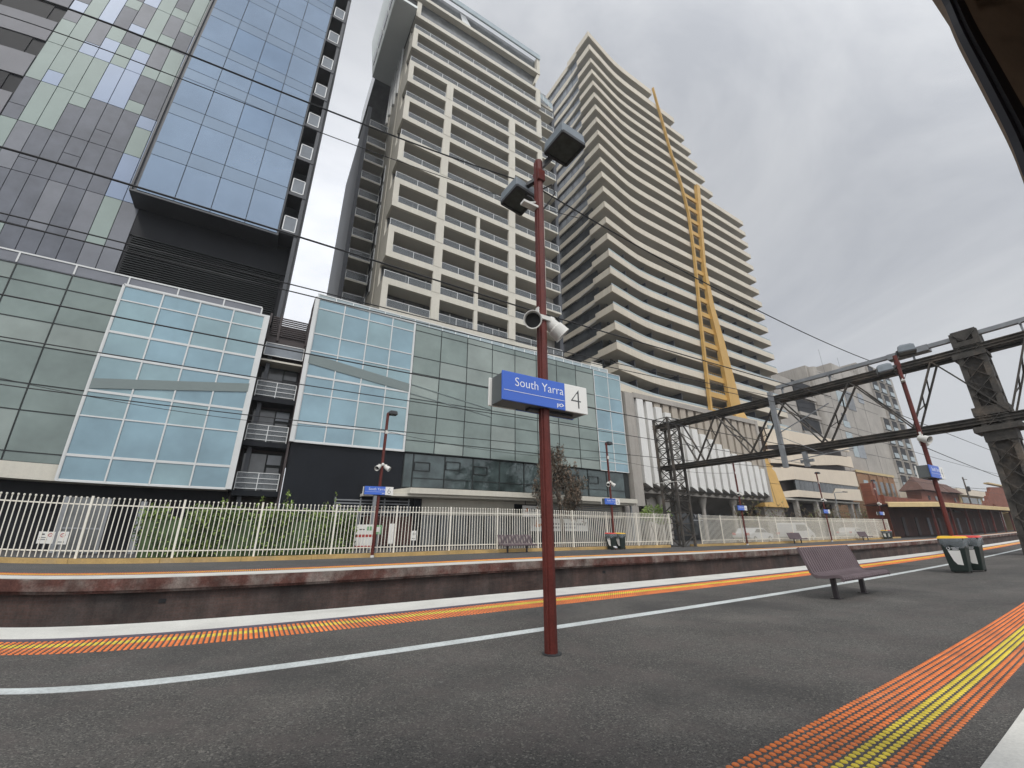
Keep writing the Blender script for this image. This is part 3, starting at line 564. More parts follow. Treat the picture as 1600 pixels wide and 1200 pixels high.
# wires, each sagging between its two ends
def wire(pts, r, label, name='overhead_wire'):
    x = [p[0] for p in pts]; cz = np.polyfit(x, [p[2] for p in pts], 2 if len(pts) > 2 else 1); cy = np.polyfit(x, [p[1] for p in pts], 1)
    xs = np.linspace(x[0], x[-1], 40); o = MB().tube([(a, float(np.polyval(cy, a)), float(np.polyval(cz, a))) for a in xs], r, 5).build(name, 'wire')
    return tag(o, label, 'wire', 'overhead wires above the tracks')
wire([(-9, 9.7, 12.1), (-3.4, 9.7, 12.09), (6.52, 9.7, 13.28)], .024, 'highest thick wire crossing the glass tower and beige tower to the floodlights')
wire([(-9, 9.7, 11.35), (0.45, 9.7, 11.42), (4.5, 9.7, 12.05), (9, 9.7, 12.8)], .012, 'thin wire crossing the sky gap just under the highest thick wire')
wire([(-9, 9.7, 7.95), (-0.2, 9.7, 7.95), (7.1, 9.7, 8.05), (28, 9.7, 8.6)], .024, 'thick wire passing under the blue glass bay of the dark tower')
wire([(-9, 9.7, 6.55), (-1.5, 9.7, 6.52), (1.1, 9.7, 6.72), (28, 9.7, 7.9)], .015, 'upper of two close wires crossing the dark louvres')
wire([(-9, 9.75, 6.4), (-1.9, 9.75, 6.38), (1.1, 9.75, 6.55), (28, 9.75, 7.6)], .015, 'lower of two close wires crossing the dark louvres')
wire([(-9, 9.7, 5.0), (0.5, 9.7, 5.0), (28, 9.7, 5.05)], .016, 'contact wire across the upper half of the podium glass')
wire([(-9, 13.3, 5.35), (0, 13.3, 5.37), (28, 13.3, 5.4)], .016, 'contact wire across the middle of the podium glass')
wire([(-9, 13.3, 4.25), (0, 13.3, 4.25), (28, 13.3, 4.9)], .014, 'low wire across the lower half of the podium glass')
wire([(5, 20.62, 5.9), (12, 20.7, 5.4), (20.4, 20.62, 5.85)], .012, 'cable slung between the first two far platform poles')
wire([(-12, 20.7, 6.6), (-4, 20.7, 5.75), (5, 20.62, 5.9)], .012, 'cable running away over the hedge from the pole before the navy wall')
wire([(20.4, 20.62, 5.85), (28, 20.7, 5.5), (35.4, 20.62, 5.85)], .012, 'cable slung past the lattice mast between two far poles')
wire([(7, 9.7, 13.3), (22, 9.7, 12.6), (30, 9.7, 12.3), (37, 9.7, 12.9)], .028, 'thick wire leaving the striped tower towards the portal')
wire([(28, 9.7, 9.3), (60, 9.7, 9.0), (110, 9.7, 9.4)], .024, 'wire running from the portal top away over the station roof')
wire([(17.95, 4.06, 3.75), (40, 5, 3.55), (75, 6, 4.6)], .012, 'thin cable running off from the speakers above the large bins')
wire([(28, 13.3, 8.9), (60, 13.3, 8.3), (110, 13.3, 8.6)], .02, 'lower wire running from the portal towards the station roof')
wire([(28, 13.3, 5.4), (60, 13.3, 5.35), (110, 13.3, 5.4)], .016, 'contact wire beyond the portal over the far track')

# ================================================================== GLASS TOWER (left)
def cell(mb, x0, x1, y, z0, z1, g=0.03, t=0.06): return mb.box(x0 + g, x1 - g, y - t, y, z0 + g, z1 - g)
T1 = thing('glass_tower', 'dark tower with a blue glass bay above a black louvred recess', 'tower', (-10, 40, 0))
MB().box(-34, -0.75, 32.62, 55, 0, 70).build('core_wall', 't1_dark', T1)
bx = [-10.3, -8.25, -6.18, -4.06, -1.97]; bz = [22.2, 26.55, 30.42, 34.2, 37.95, 41.8, 45.6, 49.4, 53.2, 57, 60.8, 64.6, 68.4]
MB().box(-10.5, -1.9, 30.72, 32.6, 22.1, 70).build('bay_body', 't1_frame', T1)
MB().box(-10.62, -1.86, 30.6, 32.6, 22.0, 22.12).build('bay_soffit_edge', 't1_frame', T1)
for i in range(4):
    for k in range(12):
        z0, z1 = bz[k], bz[k + 1]; h = (z1 - z0) * 0.27
        p = MB(); cell(p, bx[i], bx[i + 1], 30.72, z0, z1 - h, 0.025); o = p.build('window', random.choice(('bay_glass', 'bay_glass', 'bay_glass2')), T1)
        p = MB(); cell(p, bx[i], bx[i + 1], 30.72, z1 - h, z1, 0.02); p.build('spandrel', 'spandrel', o)
cx = [-19.2 + 0.98 * i for i in range(10)]; cz = [14.8, 18.55, 22.3, 26.15, 29.9, 33.65, 37.4, 41.15, 44.9]
npan = 0; upper = MB()
for i in range(9):
    for k in range(len(cz) - 1):
        z0, z1 = cz[k], cz[k + 1]; hgt = k - i * 0.3 + random.uniform(-.7, .7)
        cuts = [z0, z1] if random.random() < .45 or k < 2 else [z0, z0 + (z1 - z0) * random.choice((.28, .33, .62, .7)), z1]
        prev = None
        for a, b in zip(cuts[:-1], cuts[1:]):
            r = random.random()
            if i >= 7 and 1.2 < k < 4 or (i >= 8 and k >= 5): m_ = random.choice(('pan_blue', 'pan_blue', 'pan_green'))
            elif hgt < 1.5: m_ = 'pan_grey' if r < .82 else ('pan_mid' if r < .93 else 'pan_green')
            elif hgt < 2.3: m_ = 'pan_grey' if r < .4 else ('pan_green' if r < .75 else 'pan_blue')
            else: m_ = 'pan_green' if r < .56 else ('pan_blue' if r < .84 else 'pan_grey')
            if m_ == prev: m_ = 'pan_mid' if hgt > 3 and m_ != 'pan_mid' else m_
            prev = m_; p = MB(); cell(p, cx[i], cx[i + 1], 32.6, a, b, 0.022, 0.05); p.build('cladding_panel', m_, T1)
MB().box(-19.2, -10.4, 32.5, 32.6, 45, 70).build('upper_cladding', 'pan_green', T1)
MB().box(-10.42, -10.3, 32.2, 32.6, 22.2, 70).box(-10.62, -10.5, 30.6, 32.6, 22.1, 70).build('bay_edge_trim', 't1_frame', T1)
for k in range(7):
    z = 14.8 + 3.75 * k; MB().box(-34, -19.25, 32.5, 32.6, z, z + 2.1).build('spandrel_band', 't1_band', T1)
    for x in (-21.6, -24.9, -28.2, -31.5): MB().box(x - 1.6, x + 1.55, 32.56, 32.62, z + 2.12, z + 3.73).build('window', 't1_dark', T1)
lv = MB()
for k in range(26): z = 15.6 + k * .17; lv.bar((-10.2, 32.52, z), (-1.2, 32.52, z + .0), .12, .05)
lv.build('louvre', 'mull_dark', T1)
MB().box(-10.35, -0.8, 32.5, 32.62, 19.9, 22.0).box(-1.86, -0.75, 30.75, 32.6, 15, 15.5).build('recess_wall', 't1_dark', T1)
for k in range(14):
    z = 22.75 + 3.72 * k
    MB().box(-1.9, -0.62, 30.8, 33, z - .3, z - .02).build('balcony_slab', 't1_frame', T1)
    MB().box(-1.9, -0.8, 32.3, 32.6, z, z + 3.3).build('balcony_window', 'dark_glass', T1)
    f = MB(); x0, x1, z0, z1, y = -1.72, -0.88, z + .05, z + 1.35, 30.84
    for a, b in (((x0, z0), (x1, z0)), ((x0, z1), (x1, z1)), ((x0, z0), (x0, z1)), ((x1, z0), (x1, z1))): f.bar((a[0], y, a[1]), (b[0], y, b[1]), .07, .07)
    o = f.build('balustrade_frame', 'rail_white', T1); MB().box(x0, x1, y - .015, y + .015, z0, z1).build('balustrade_glass', 'grey_win', o)
MB().box(-0.86, -0.62, 30.85, 33.0, 0, 70).box(-1.95, -1.88, 30.7, 32.6, 22.1, 70).build('corner_fin', 't1_frame', T1)

# ================================================================== GLASS PODIUM
PD = thing('glass_podium', 'low blue and green glass podium with white mullions behind the cream fence', 'building', (9, 34, 0))
def panes(xs, zs, y, m, frame_m, mw=0.07, t=0.05, alt=None, names=('glass_pane', 'mullion_grid'), dbl=()):
    for i in range(len(xs) - 1):
        for k in range(len(zs) - 1):
            MB().box(xs[i] + .01, xs[i + 1] - .01, y, y + .04, zs[k + 1] + .01, zs[k] - .01).build(names[0], (alt if alt and random.random() < .3 else m), PD)
    g = MB()
    for x in xs: g.box(x - mw / 2, x + mw / 2, y - t, y + .05, zs[-1], zs[0])
    for j, z in enumerate(zs):
        hh = mw * (.9 if j in dbl else .5)
        for a, b in zip(xs[:-1], xs[1:]): g.box(a + mw / 2, b - mw / 2, y - t * .8, y + .05, z - hh, z + hh)
    return g.build(names[1], frame_m, PD)
MB().box(-30, -1.35, 30.2, 31.2, 4.2, 14.85).box(-30, -1.35, 31.3, 32.4, 0, 14.8).build('back_wall', 't1_dark', PD)
MB().box(-30, -1.4, 30.0, 31.3, 3.4, 4.22).build('underside_band', 'concrete', PD)
zs1 = [14.85, 13.9, 11.78, 10.33, 8.25, 6.83, 4.72, 4.22]
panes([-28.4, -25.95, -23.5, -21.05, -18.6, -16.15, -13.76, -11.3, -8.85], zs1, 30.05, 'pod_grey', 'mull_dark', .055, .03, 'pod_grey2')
gz = [14.8, 13.87, 11.8, 10.33, 8.25, 6.85, 4.74, 3.47]
MB().box(-8.86, -1.2, 29.8, 30.9, 3.42, 14.86).build('bay_body', 'mull_dark', PD)
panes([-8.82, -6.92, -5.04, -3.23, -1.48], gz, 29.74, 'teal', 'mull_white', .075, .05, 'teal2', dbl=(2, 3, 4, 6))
MB().box(-1.46, -1.19, 29.62, 29.8, 3.42, 14.86).box(-8.86, -1.19, 29.68, 29.8, 14.8, 14.93).box(-8.86, -1.46, 29.66, 29.8, 3.38, 3.46).box(-8.92, -8.82, 29.68, 29.8, 3.42, 14.86).build('bay_frame', 'mull_white', PD)
MB().prism([(-8.78, 29.7, 8.35), (-1.48, 29.7, 9.42), (-1.48, 29.7, 9.98), (-8.78, 29.7, 8.93)], (0, -.02, 0)).build('ribbon', 'ribbon', PD)
bl = MB(); b2 = MB(); px = [-28.5, -26, -23.6, -21.2, -18.7, -16.3, -13.83, -11.29, -8.82, -6.37, -3.92, -1.75]
b2.box(-28.5, -1.75, 30.05, 30.15, 15.55, 15.64); [b2.box(x - .04, x + .04, 30.05, 30.15, 14.95, 15.55) for x in px]
bl.box(-28.5, -1.75, 30.09, 30.12, 14.95, 15.55); o = b2.build('roof_balustrade', 'mull_white', PD); bl.build('balustrade_glass', 'pan_mid', o)
# bay two, the long grey wall and its pale end
gz2 = [17.3, 16.55, 14.5, 13.12, 11.25, 9.95, 7.92, 6.7]; gz3 = [17.3, 16.75, 14.4, 12.95, 10.8, 9.5, 7.5, 6.62]
MB().box(1.36, 32.6, 30.05, 44, 6.6, 17.36).build('back_wall', 'mull_dark', PD)
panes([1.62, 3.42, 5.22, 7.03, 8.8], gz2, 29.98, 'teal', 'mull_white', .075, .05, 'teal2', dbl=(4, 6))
MB().box(1.34, 1.6, 29.85, 30.05, 6.6, 17.36).box(1.34, 8.9, 29.9, 30.05, 17.3, 17.42).box(1.6, 8.9, 29.88, 30.05, 6.58, 6.68).box(8.8, 8.9, 29.9, 30.05, 6.68, 17.3).build('bay_frame', 'mull_white', PD)
MB().prism([(1.6, 29.94, 12.15), (8.8, 29.94, 11.26), (8.8, 29.94, 11.95), (1.6, 29.94, 12.9)], (0, -.02, 0)).build('ribbon', 'ribbon', PD)
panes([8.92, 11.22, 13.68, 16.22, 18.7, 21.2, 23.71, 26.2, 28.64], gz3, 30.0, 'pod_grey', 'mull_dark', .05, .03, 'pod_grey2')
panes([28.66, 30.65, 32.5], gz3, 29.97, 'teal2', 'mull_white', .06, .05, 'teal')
rp = MB()
for a, b in (((8.95, 11.95), (16.2, 10.9)), ((8.95, 11.2), (16.2, 10.25))): rp.bar((a[0], 29.96, a[1]), (b[0], 29.96, b[1]), .02, .06)
rp.build('ribbon_outline', 'ribbon', PD)
rb = MB(); rg_ = MB(); rb.box(1.5, 31.4, 30.5, 30.58, 17.98, 18.05); rb.box(1.5, 31.4, 30.3, 31.0, 17.37, 17.5)
for i in range(25): x = 1.55 + i * 1.24; rb.box(x - .03, x + .03, 30.5, 30.58, 17.5, 17.98)
rg_.box(1.5, 31.4, 30.53, 30.55, 17.55, 17.95); o = rb.build('roof_balustrade', 'rail_white', PD); rg_.build('balustrade_glass', 'rail_glass3', o)
rb = MB(); rb.box(9, 31.9, 33.0, 33.06, 18.9, 18.97); [rb.box(9 + i * 1.5, 9.05 + i * 1.5, 33.0, 33.05, 17.4, 18.9) for i in range(16)]; rb.box(9, 31.9, 33.0, 33.05, 18.3, 18.34); rb.build('terrace_rail', 'rail_white', PD)
MB().box(29.6, 31.3, 31.2, 32.2, 17.4, 18.9).build('plant_box', 'concrete', PD)
# slot with balconies between the two bays
MB().box(-1.19, 1.36, 31.9, 33, 0, 15.3).box(1.3, 1.42, 30.06, 32, 0, 17.3).box(-1.3, -1.19, 30.9, 32, 0, 14.8).build('slot_wall', 'brown_dark', PD)
for z0, zt in ((3.45, 6.0), (6.5, 9.0), (9.45, 12.0)):
    MB().box(-1.19, 1.3, 30.4, 31.9, z0 - .32, z0).build('balcony_slab', 'navy', PD)
    dr = MB(); dr.box(-1.0, 0.28, 31.84, 31.9, z0 + .05, zt - .1); o = dr.build('balcony_window', 'dim_glass', PD)
    MB().box(0.36, 1.16, 31.84, 31.9, zt - .75, zt - .12).build('pane', 'grey_win' if z0 < 9 else 'dim_glass', o); MB().box(.4, 1.14, 31.84, 31.9, z0 + .05, zt - .95).build('pane', 'dim_glass', o); MB().box(-1.05, 1.2, 31.86, 31.92, z0, zt).build('frame', 'mull_dark', o)
    r = MB(); [r.bar((-1.1, 30.45, z0 + h), (1.2, 30.45, z0 + h), .035) for h in (.12, .45, .75, 1.08)]; [r.bar((x, 30.45, z0), (x, 30.45, z0 + 1.08), .045) for x in (-1.1, .05, 1.2)]
    o = r.build('balcony_rail', 'rail_white', PD); MB().box(-1.08, 1.18, 30.47, 30.49, z0 + .14, z0 + 1.05).build('rail_glass', 'rail_glass', o)
r = MB(); [r.bar((-1.1, 30.45, z), (1.25, 30.45, z), .05) for z in (12.4, 13.3)]; [r.bar((x, 30.45, 12.4), (x, 30.45, 13.3), .05) for x in (-1.1, 1.25)]; o = r.build('balcony_rail', 'rail_white', PD); MB().box(-1.08, 1.2, 30.47, 30.49, 12.45, 13.25).build('rail_glass', 'grey_win', o)
MB().box(-1.19, 1.3, 30.5, 31.9, 12.0, 12.12).build('balcony_slab', 'concrete', PD)
l = MB(); [l.box(-1.0, 1.2, 30.6, 30.7, 14.0 + k * .15, 14.07 + k * .15) for k in range(10)]; [l.box(x - .06, x + .06, 30.58, 30.72, 13.6, 15.6) for x in (-1.15, -.5, 1.28)]; l.box(-1.15, 1.28, 30.72, 30.76, 13.3, 14.3); l.build('louvre_screen', 'brown_dark', PD)
# dark wall, ribbon window, concrete canopy and street level
MB().box(1.5, 8.95, 30.12, 31, 0, 6.6).box(-30, 1.3, 32.5, 33, 0, 4).build('dark_wall', 'navy', PD)
wx = [9.0, 9.72, 12.25, 14.7, 17.2, 19.68, 22.1, 24.6, 27.05, 29.5, 31.9]
for a, b in zip(wx[:-1], wx[1:]):
    o = MB().box(a + .04, b - .04, 30.14, 30.2, 4.1, 6.5).build('window', 'canopy_glass', PD)
    f = MB(); f.box(a - .04, a + .04, 30.08, 30.2, 4.0, 6.55)
    if b - a > 1:
        for z in (4.75,): f.box(a, b, 30.1, 30.2, z - .03, z + .03)
        if random.random() < .8:
            x = a + random.choice((0.1, 1.1)); z = random.choice((4.8, 5.3, 5.5)); q = [(x, z), (x + 1.2, z), (x + 1.2, z + .62), (x, z + .62)]
            for (u, v), (u2, v2) in zip(q, q[1:] + q[:1]): f.bar((u, 30.1, v), (u2, 30.1, v2), .06)
    f.build('frame', 'mull_dark', o)
MB().box(9, 32, 30.2, 31, 0, 6.6).box(31.9, 32.5, 30.1, 31, 0, 6.6).build('dark_wall', 'mull_dark', PD)
cn = MB(); cn.prism([(9.0, 28.0, 3.48), (31.15, 28.0, 3.48), (31.15, 30.1, 3.48), (8.4, 30.1, 3.48)], (0, 0, .38)); cn.prism([(9.3, 28.3, 3.3), (31.0, 28.3, 3.3), (31.0, 30.1, 3.3), (6.2, 30.1, 3.3), (6.2, 28.6, 3.3)], (0, 0, .175)); cn.build('canopy', 'concrete', PD)
MB().box(6.75, 6.95, 28.5, 28.7, 0, 3.3).build('canopy_post', 'galv', PD); MB().box(30.6, 30.75, 28.4, 28.55, 0, 3.3).build('canopy_post', 'galv', PD)
MB().box(10.6, 31.4, 30.02, 30.1, 2.15, 3.28).build('shop_fascia', 'concrete', PD)
MB().box(10.0, 10.5, 29.9, 30.1, 0, 3.28).build('column', 'navy', PD); MB().box(18.6, 20.8, 29.98, 30.02, 2.3, 3.1).build('fascia_recess', 'navy', PD)
for i in range(16): MB().box(10.7 + i * 1.28, 11.86 + i * 1.28, 30.0, 30.08, 0.02, 2.12).build('shop_window', 'dark_glass' if i % 3 else 'dim_glass', PD)
l = MB(); [l.box(4.6, 9.6, 29.7, 29.78, 2.0 + k * .2, 2.08 + k * .2) for k in range(6)]; [l.box(x - .04, x + .04, 29.65, 29.7, 0, 3.2) for x in (4.6, 6.2, 7.8, 9.5)]; l.build('car_park_louvre', 'galv', PD)
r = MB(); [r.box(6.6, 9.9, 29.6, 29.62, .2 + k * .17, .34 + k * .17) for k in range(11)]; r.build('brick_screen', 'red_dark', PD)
l = MB(); [l.box(22.5, 30.5, 29.9, 29.98, 2.3 + k * .16, 2.37 + k * .16) for k in range(6)]; l.build('louvre', 'galv', PD)
MB().box(31.1, 33.0, 29.6, 30.6, 0, 3.4).build('end_pier', 'grey_conc', PD)
d = MB(); d.box(-8.0, -7.75, 28.6, 28.7, 0, 2.6).box(-6.3, -6.15, 28.6, 28.7, 0, 2.6).box(-7.75, -6.3, 28.62, 28.68, 1.1, 1.18).box(-4.9, -4.65, 28.2, 28.4, 0, 2.5); o = d.build('glass_door_frame', 'galv', PD); MB().box(-7.75, -6.3, 28.64, 28.66, 0, 2.6).build('door_glass', 'dim_glass', o)
# shop signs
t = thing('hanging_shop_sign', 'white box sign hanging under the concrete canopy near the bird sign', 'sign', (19.6, 28.9, 2.6)); MB().box(18.75, 20.4, 28.85, 29.0, 2.1, 2.95).build('sign_box', 'sign_white', t, bev=.01); MB().bar((19.0, 28.92, 2.95), (19.0, 28.92, 3.3), .05).bar((20.1, 28.92, 2.95), (20.1, 28.92, 3.3), .05).build('hanger', 'dark_metal', t)
MB().prism([(18.95, 28.84, 2.5), (19.15, 28.84, 2.45), (19.2, 28.84, 2.75), (19.02, 28.84, 2.72)], (0, -.01, 0)).build('emblem', 'mark_orange', t); lt = MB(); [lt.box(19.35 + i * .15, 19.44 + i * .15, 28.83, 28.84, 2.5, 2.5 + (.16, .22, .14, .2, .15, .24)[i]) for i in range(6)]; lt.build('lettering', 'text_dark', t)
t = thing('shop_sign', 'wide white wall sign with an orange bird shape behind the fence', 'sign', (22, 29.9, 1.4)); MB().box(20.1, 26.4, 29.84, 29.95, 1.0, 2.02).build('sign_board', 'sign_white', t)
MB().prism([(20.5, 29.83, 1.42), (20.75, 29.83, 1.28), (21.05, 29.83, 1.33), (21.3, 29.83, 1.5), (21.15, 29.83, 1.62), (20.9, 29.83, 1.55), (20.72, 29.83, 1.85), (20.6, 29.83, 1.6)], (0, -.01, 0)).build('bird_emblem', 'mark_orange', t)
lt = MB()
for r_ in range(2):
    for i in range(14 - r_ * 3): x = 21.8 + i * .3; lt.box(x, x + .17, 29.83, 29.84, 1.5 - r_ * .28, 1.66 - r_ * .28)
lt.build('lettering', 'sign_grey', t)
# small notices standing behind the fence
def notice(name, label, x, y, z0, z1, wd, m='sign_white', group=None, marks=()):
    t = thing(name, label, 'sign', (x, y, 0), 0, group); MB().box(x - wd / 2, x + wd / 2, y - .012, y, z0, z1).build('sign_plate', m, t); MB().box(x - .035, x + .035, y + .001, y + .06, -0.06, z0 + .2).build('post', 'galv', t)
    for kind, u, v, s_, mm in marks:
        if kind == 'ring':
            g = MB(); n_ = 14
            for i in range(n_):
                a0, a1 = 2 * math.pi * i / n_, 2 * math.pi * (i + 1) / n_; g.prism([(x + u + s_ * f * math.cos(a), y - .0125, v + s_ * f * math.sin(a)) for f, a in ((.7, a0), (1, a0), (1, a1), (.7, a1))], (0, -.004, 0))
            g.bar((x + u - s_ * .6, y - .015, v + s_ * .6), (x + u + s_ * .6, y - .015, v - s_ * .6), .02, .004); g.build('prohibition_mark', mm, t)
        else: MB().box(x + u - s_[0] / 2, x + u + s_[0] / 2, y - .017, y - .0125, v - s_[1] / 2, v + s_[1] / 2).build('lettering', mm, t)
NG = 'small white notices behind the fence'
notice('parking_notice', 'wider of two white notices behind the fence before the glass door', -6.9, 24, .55, 1.0, .5, 'sign_white', NG, (('ring', .12, .88, .07, 'sign_red'), ('bar', -.12, .9, (.12, .05), 'text_dark'), ('bar', -.1, .78, (.2, .025), 'sign_grey'), ('bar', -.08, .7, (.26, .025), 'sign_grey')))
notice('parking_notice', 'narrower white notice on a grey post beside the wider one', -6.42, 24.1, .53, 1.02, .34, 'sign_white', NG, (('ring', 0, .88, .08, 'sign_red'), ('bar', 0, .62, (.2, .03), 'sign_grey')))
notice('parking_notice', 'white notice behind the fence at the edge of the brick screen', 8.0, 23.6, .62, 1.12, .3, 'sign_white', NG, (('ring', .02, .95, .07, 'text_dark'), ('bar', 0, .72, (.18, .03), 'sign_grey')))
notice('street_notice', 'tall white and red notice board beside the hedge', 5.45, 24.0, .3, 1.45, .95, 'sign_white', None, (('bar', 0, .88, (.9, .13), 'sign_red'), ('bar', .2, 1.25, (.25, .2), 'notice_green'), ('bar', -.2, 1.2, (.3, .05), 'text_dark'), ('bar', 0, .36, (.9, .06), 'sign_red')))
notice('street_notice', 'small pale green notice beside the red and white board', 6.15, 24.1, .95, 1.42, .36, 'notice_green', None, (('bar', 0, 1.2, (.2, .25), 'sign_white'),))
notice('street_notice', 'narrow tall white notice on the brown brick screen', 6.95, 24.3, .45, 1.5, .26, 'sign_white')

# ================================================================== APARTMENT TOWER (beige frame)
T2 = thing('apartment_tower', 'beige concrete apartment tower with deep balconies and an overhanging pale crown', 'tower', (18, 45, 0))
F2 = 3.18; ZB = [27.27 + F2 * k for k in range(-3, 13)]
MB().box(7.3, 30.1, 38.4, 62, 0, 70).build('core_wall', 'dim_glass', T2)
bays = [(7.65, 12.1), (13.0, 21.55), (22.5, 26.4)]
for k, zb in enumerate(ZB):
    kk = k - 3
    MB().box(7.05, 27.2, 36.0, 36.32, zb, zb + .7).build('floor_band', 'concrete', T2)
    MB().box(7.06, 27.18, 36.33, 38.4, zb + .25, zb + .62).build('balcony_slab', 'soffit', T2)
    if kk % 2 == 0 and kk < 12:
        MB().box(7.05, 7.65, 36.0, 36.32, zb + .71, zb + F2 - .01).build('frame_jamb', 'concrete', T2); MB().box(7.05, 7.25, 36.33, 38.2, zb, zb + F2 + .6).build('side_panel', 'concrete', T2)
    elif kk % 2 == 0: MB().box(7.05, 7.65, 36.0, 36.32, zb + .71, zb + F2).build('frame_jamb', 'concrete', T2)
    if kk % 2 and kk < 12: MB().box(26.4, 27.2, 36.0, 36.32, zb + .71, zb + F2 - .01).build('frame_jamb', 'concrete', T2)
    ze = zb + F2
    if kk < 9:
        for x0, x1 in ((12.1, 13.0), (21.55, 22.5)): MB().box(x0, x1, 35.97, 36.3, zb + .705, ze - .005).build('column', 'concrete', T2)
    if kk < 3: MB().box(17.06, 17.5, 36.02, 36.3, zb + .705, ze - .005).build('column', 'concrete', T2)
    segs = [(7.68 if kk % 2 == 0 else 7.12, 12.08), (13.02, 17.04), (17.52, 21.53), (22.52, 26.38 if kk % 2 else 27.15)] if kk < 3 else ([(7.68 if kk % 2 == 0 else 7.12, 12.08), (13.02, 21.53), (22.52, 26.38 if kk % 2 else 27.15)] if kk < 9 else [(7.68 if kk % 2 == 0 else 7.12, 26.38 if kk % 2 else 27.15)])
    if kk < 12:
        for x0, x1 in segs:
            r = MB(); r.box(x0, x1, 36.1, 36.15, zb + 1.55, zb + 1.60); n_ = max(2, round((x1 - x0) / 2.1))
            for j in range(n_ + 1): x = x0 + .03 + (x1 - x0 - .06) * j / n_; r.box(x - .024, x + .024, 36.1, 36.15, zb + .7, zb + 1.55)
            o = r.build('balcony_rail', 'rail_white', T2); MB().box(x0, x1, 36.11, 36.13, zb + .72, zb + 1.55).build('rail_glass', 'rail_glass', o)
        for x0, x1 in bays:
            n_ = max(2, round((x1 - x0) / 2.2))
            g = MB(); fr = MB()
            for j in range(n_):
                a = x0 + (x1 - x0) * j / n_; b = x0 + (x1 - x0) * (j + 1) / n_; g.box(a + .08, b - .08, 38.3, 38.36, zb + .75, ze - .15); fr.box(b - .07, b + .07, 38.25, 38.37, zb + .7, ze)
            o = g.build('window', random.choice(('dark_glass', 'dark_glass', 'dim_glass', 'curtain', 'grey_win')), T2); fr.build('frame', 'rail_white' if random.random() < .3 else 'mull_dark', o)
        # recessed balconies at the right return
        MB().box(27.22, 30.15, 36.7, 38.4, zb + .42, zb + .66).build('balcony_slab', 'concrete', T2)
        r = MB(); r.bar((27.3, 36.75, zb + 1.6), (30.1, 36.75, zb + 1.6), .06); [r.bar((x, 36.75, zb + .66), (x, 36.75, zb + 1.6), .055) for x in (27.3, 28.7, 30.1)]; r.bar((30.1, 36.75, zb + 1.6), (30.1, 38.3, zb + 1.6), .06)
        o = r.build('balcony_rail', 'rail_white', T2); MB().box(27.3, 30.1, 36.76, 36.78, zb + .7, zb + 1.56).build('rail_glass', 'rail_glass', o)
MB().box(30.16, 30.7, 37.2, 62, 0, 66.3).build('party_wall', 't1_frame', T2)
MB().box(27.2, 30.2, 38.36, 38.5, 14, 66).build('recess_wall', 'grey_conc', T2)
# left flank: stair wall with a slot of windows, bright fins, and a set back wing of balconies
MB().box(7.12, 7.3, 38.5, 47.2, 0, 66).build('flank_wall', 'concrete', T2)
MB().box(7.06, 7.12, 40.5, 42.3, 0, 62).box(7.0, 7.12, 45.0, 45.5, 0, 66).build('flank_pier', 'concrete', T2)
for k in range(6):
    z = 26.6 + k * 3.18; o = MB().box(7.0, 7.1, 42.6, 44.8, z, z + 2.75).build('stair_window', 'rail_white', T2); MB().box(6.97, 7.05, 42.9, 44.5, z + .15, z + 1.6).build('pane', 'navy', o); MB().box(6.97, 7.05, 42.9, 44.5, z + 1.8, z + 2.6).build('pane', 'navy', o)
f = MB(); [f.box(6.85, 7.1, y, y + .55, 56.8, 66) for y in (41.2, 43.0, 44.8, 46.3)]; f.build('flank_fin', 'rail_white', T2)
MB().box(4.55, 7.3, 47.3, 60, 0, 55.4).build('rear_wing', 't1_frame', T2)
MB().box(4.05, 4.5, 44.0, 60, 0, 55.5).build('wing_wall', 't1_frame', T2)
for k in range(11):
    z = 22.5 + k * 3.0
    MB().box(4.5, 7.05, 44.2, 47.3, z - .25, z).build('wing_balcony_slab', 'concrete', T2)
    r = MB(); r.bar((4.55, 44.25, z + 1.05), (6.95, 44.25, z + 1.05), .07); [r.bar((x, 44.25, z), (x, 44.25, z + 1.05), .07) for x in (4.55, 6.95)]; r.bar((4.55, 44.25, z + .05), (6.95, 44.25, z + .05), .05)
    o = r.build('wing_rail', 'rail_white', T2); MB().box(4.55, 6.95, 44.26, 44.28, z + .05, z + 1.0).build('rail_glass', 'rail_glass', o); MB().box(4.7, 6.9, 47.2, 47.3, z + .1, z + 2.5).build('wing_window', 'grey_win' if k % 2 else 'dark_glass', T2)
# crown
sec = [(4.15, 66.0), (3.3, 69.0), (3.2, 73.4), (3.9, 73.4)]; yb = 47.6
cr_ = MB(); a = [(x, 35.4, z) for x, z in sec]; n = len(sec)
cr_.prism([(4.15, 35.5, 66.0), (4.07, 35.5, 66.6), (3.2, 35.5, 73.4), (4.6, 35.5, 73.4), (4.6, 35.5, 66.45), (7.0, 35.5, 66.45), (7.0, 35.5, 66.0)], (0, 12.1, 0)); cr_.build('crown_overhang', 'crown_pale', T2)
sl = MB(); [sl.prism([(3.97, y, 67.4), (3.97, y + 2.2, 67.4), (3.87, y + 2.2, 68.2), (3.87, y, 68.2)], (-.06, 0, .0)) for y in (36.2, 39.0, 41.8, 44.6)]; sl.build('crown_slot', 'dark_glass', T2)
MB().box(4.6, 26.6, 36.4, 60, 66.5, 73.0).build('crown_wall', 'dim_glass', T2)
MB().box(4.6, 27.0, 35.6, 36.38, 69.02, 69.6).build('crown_band', 'concrete', T2)
MB().prism([(26.15, 35.7, 66.5), (27.0, 35.7, 69.0), (27.05, 35.7, 72.9), (26.5, 35.7, 72.9), (26.5, 35.7, 69), (25.9, 35.7, 66.5)], (0, 8, 0)).build('crown_cheek', 'concrete', T2)
MB().box(3.3, 27.05, 35.55, 35.75, 72.6, 73.6).build('crown_parapet', 'rail_glass3', T2)
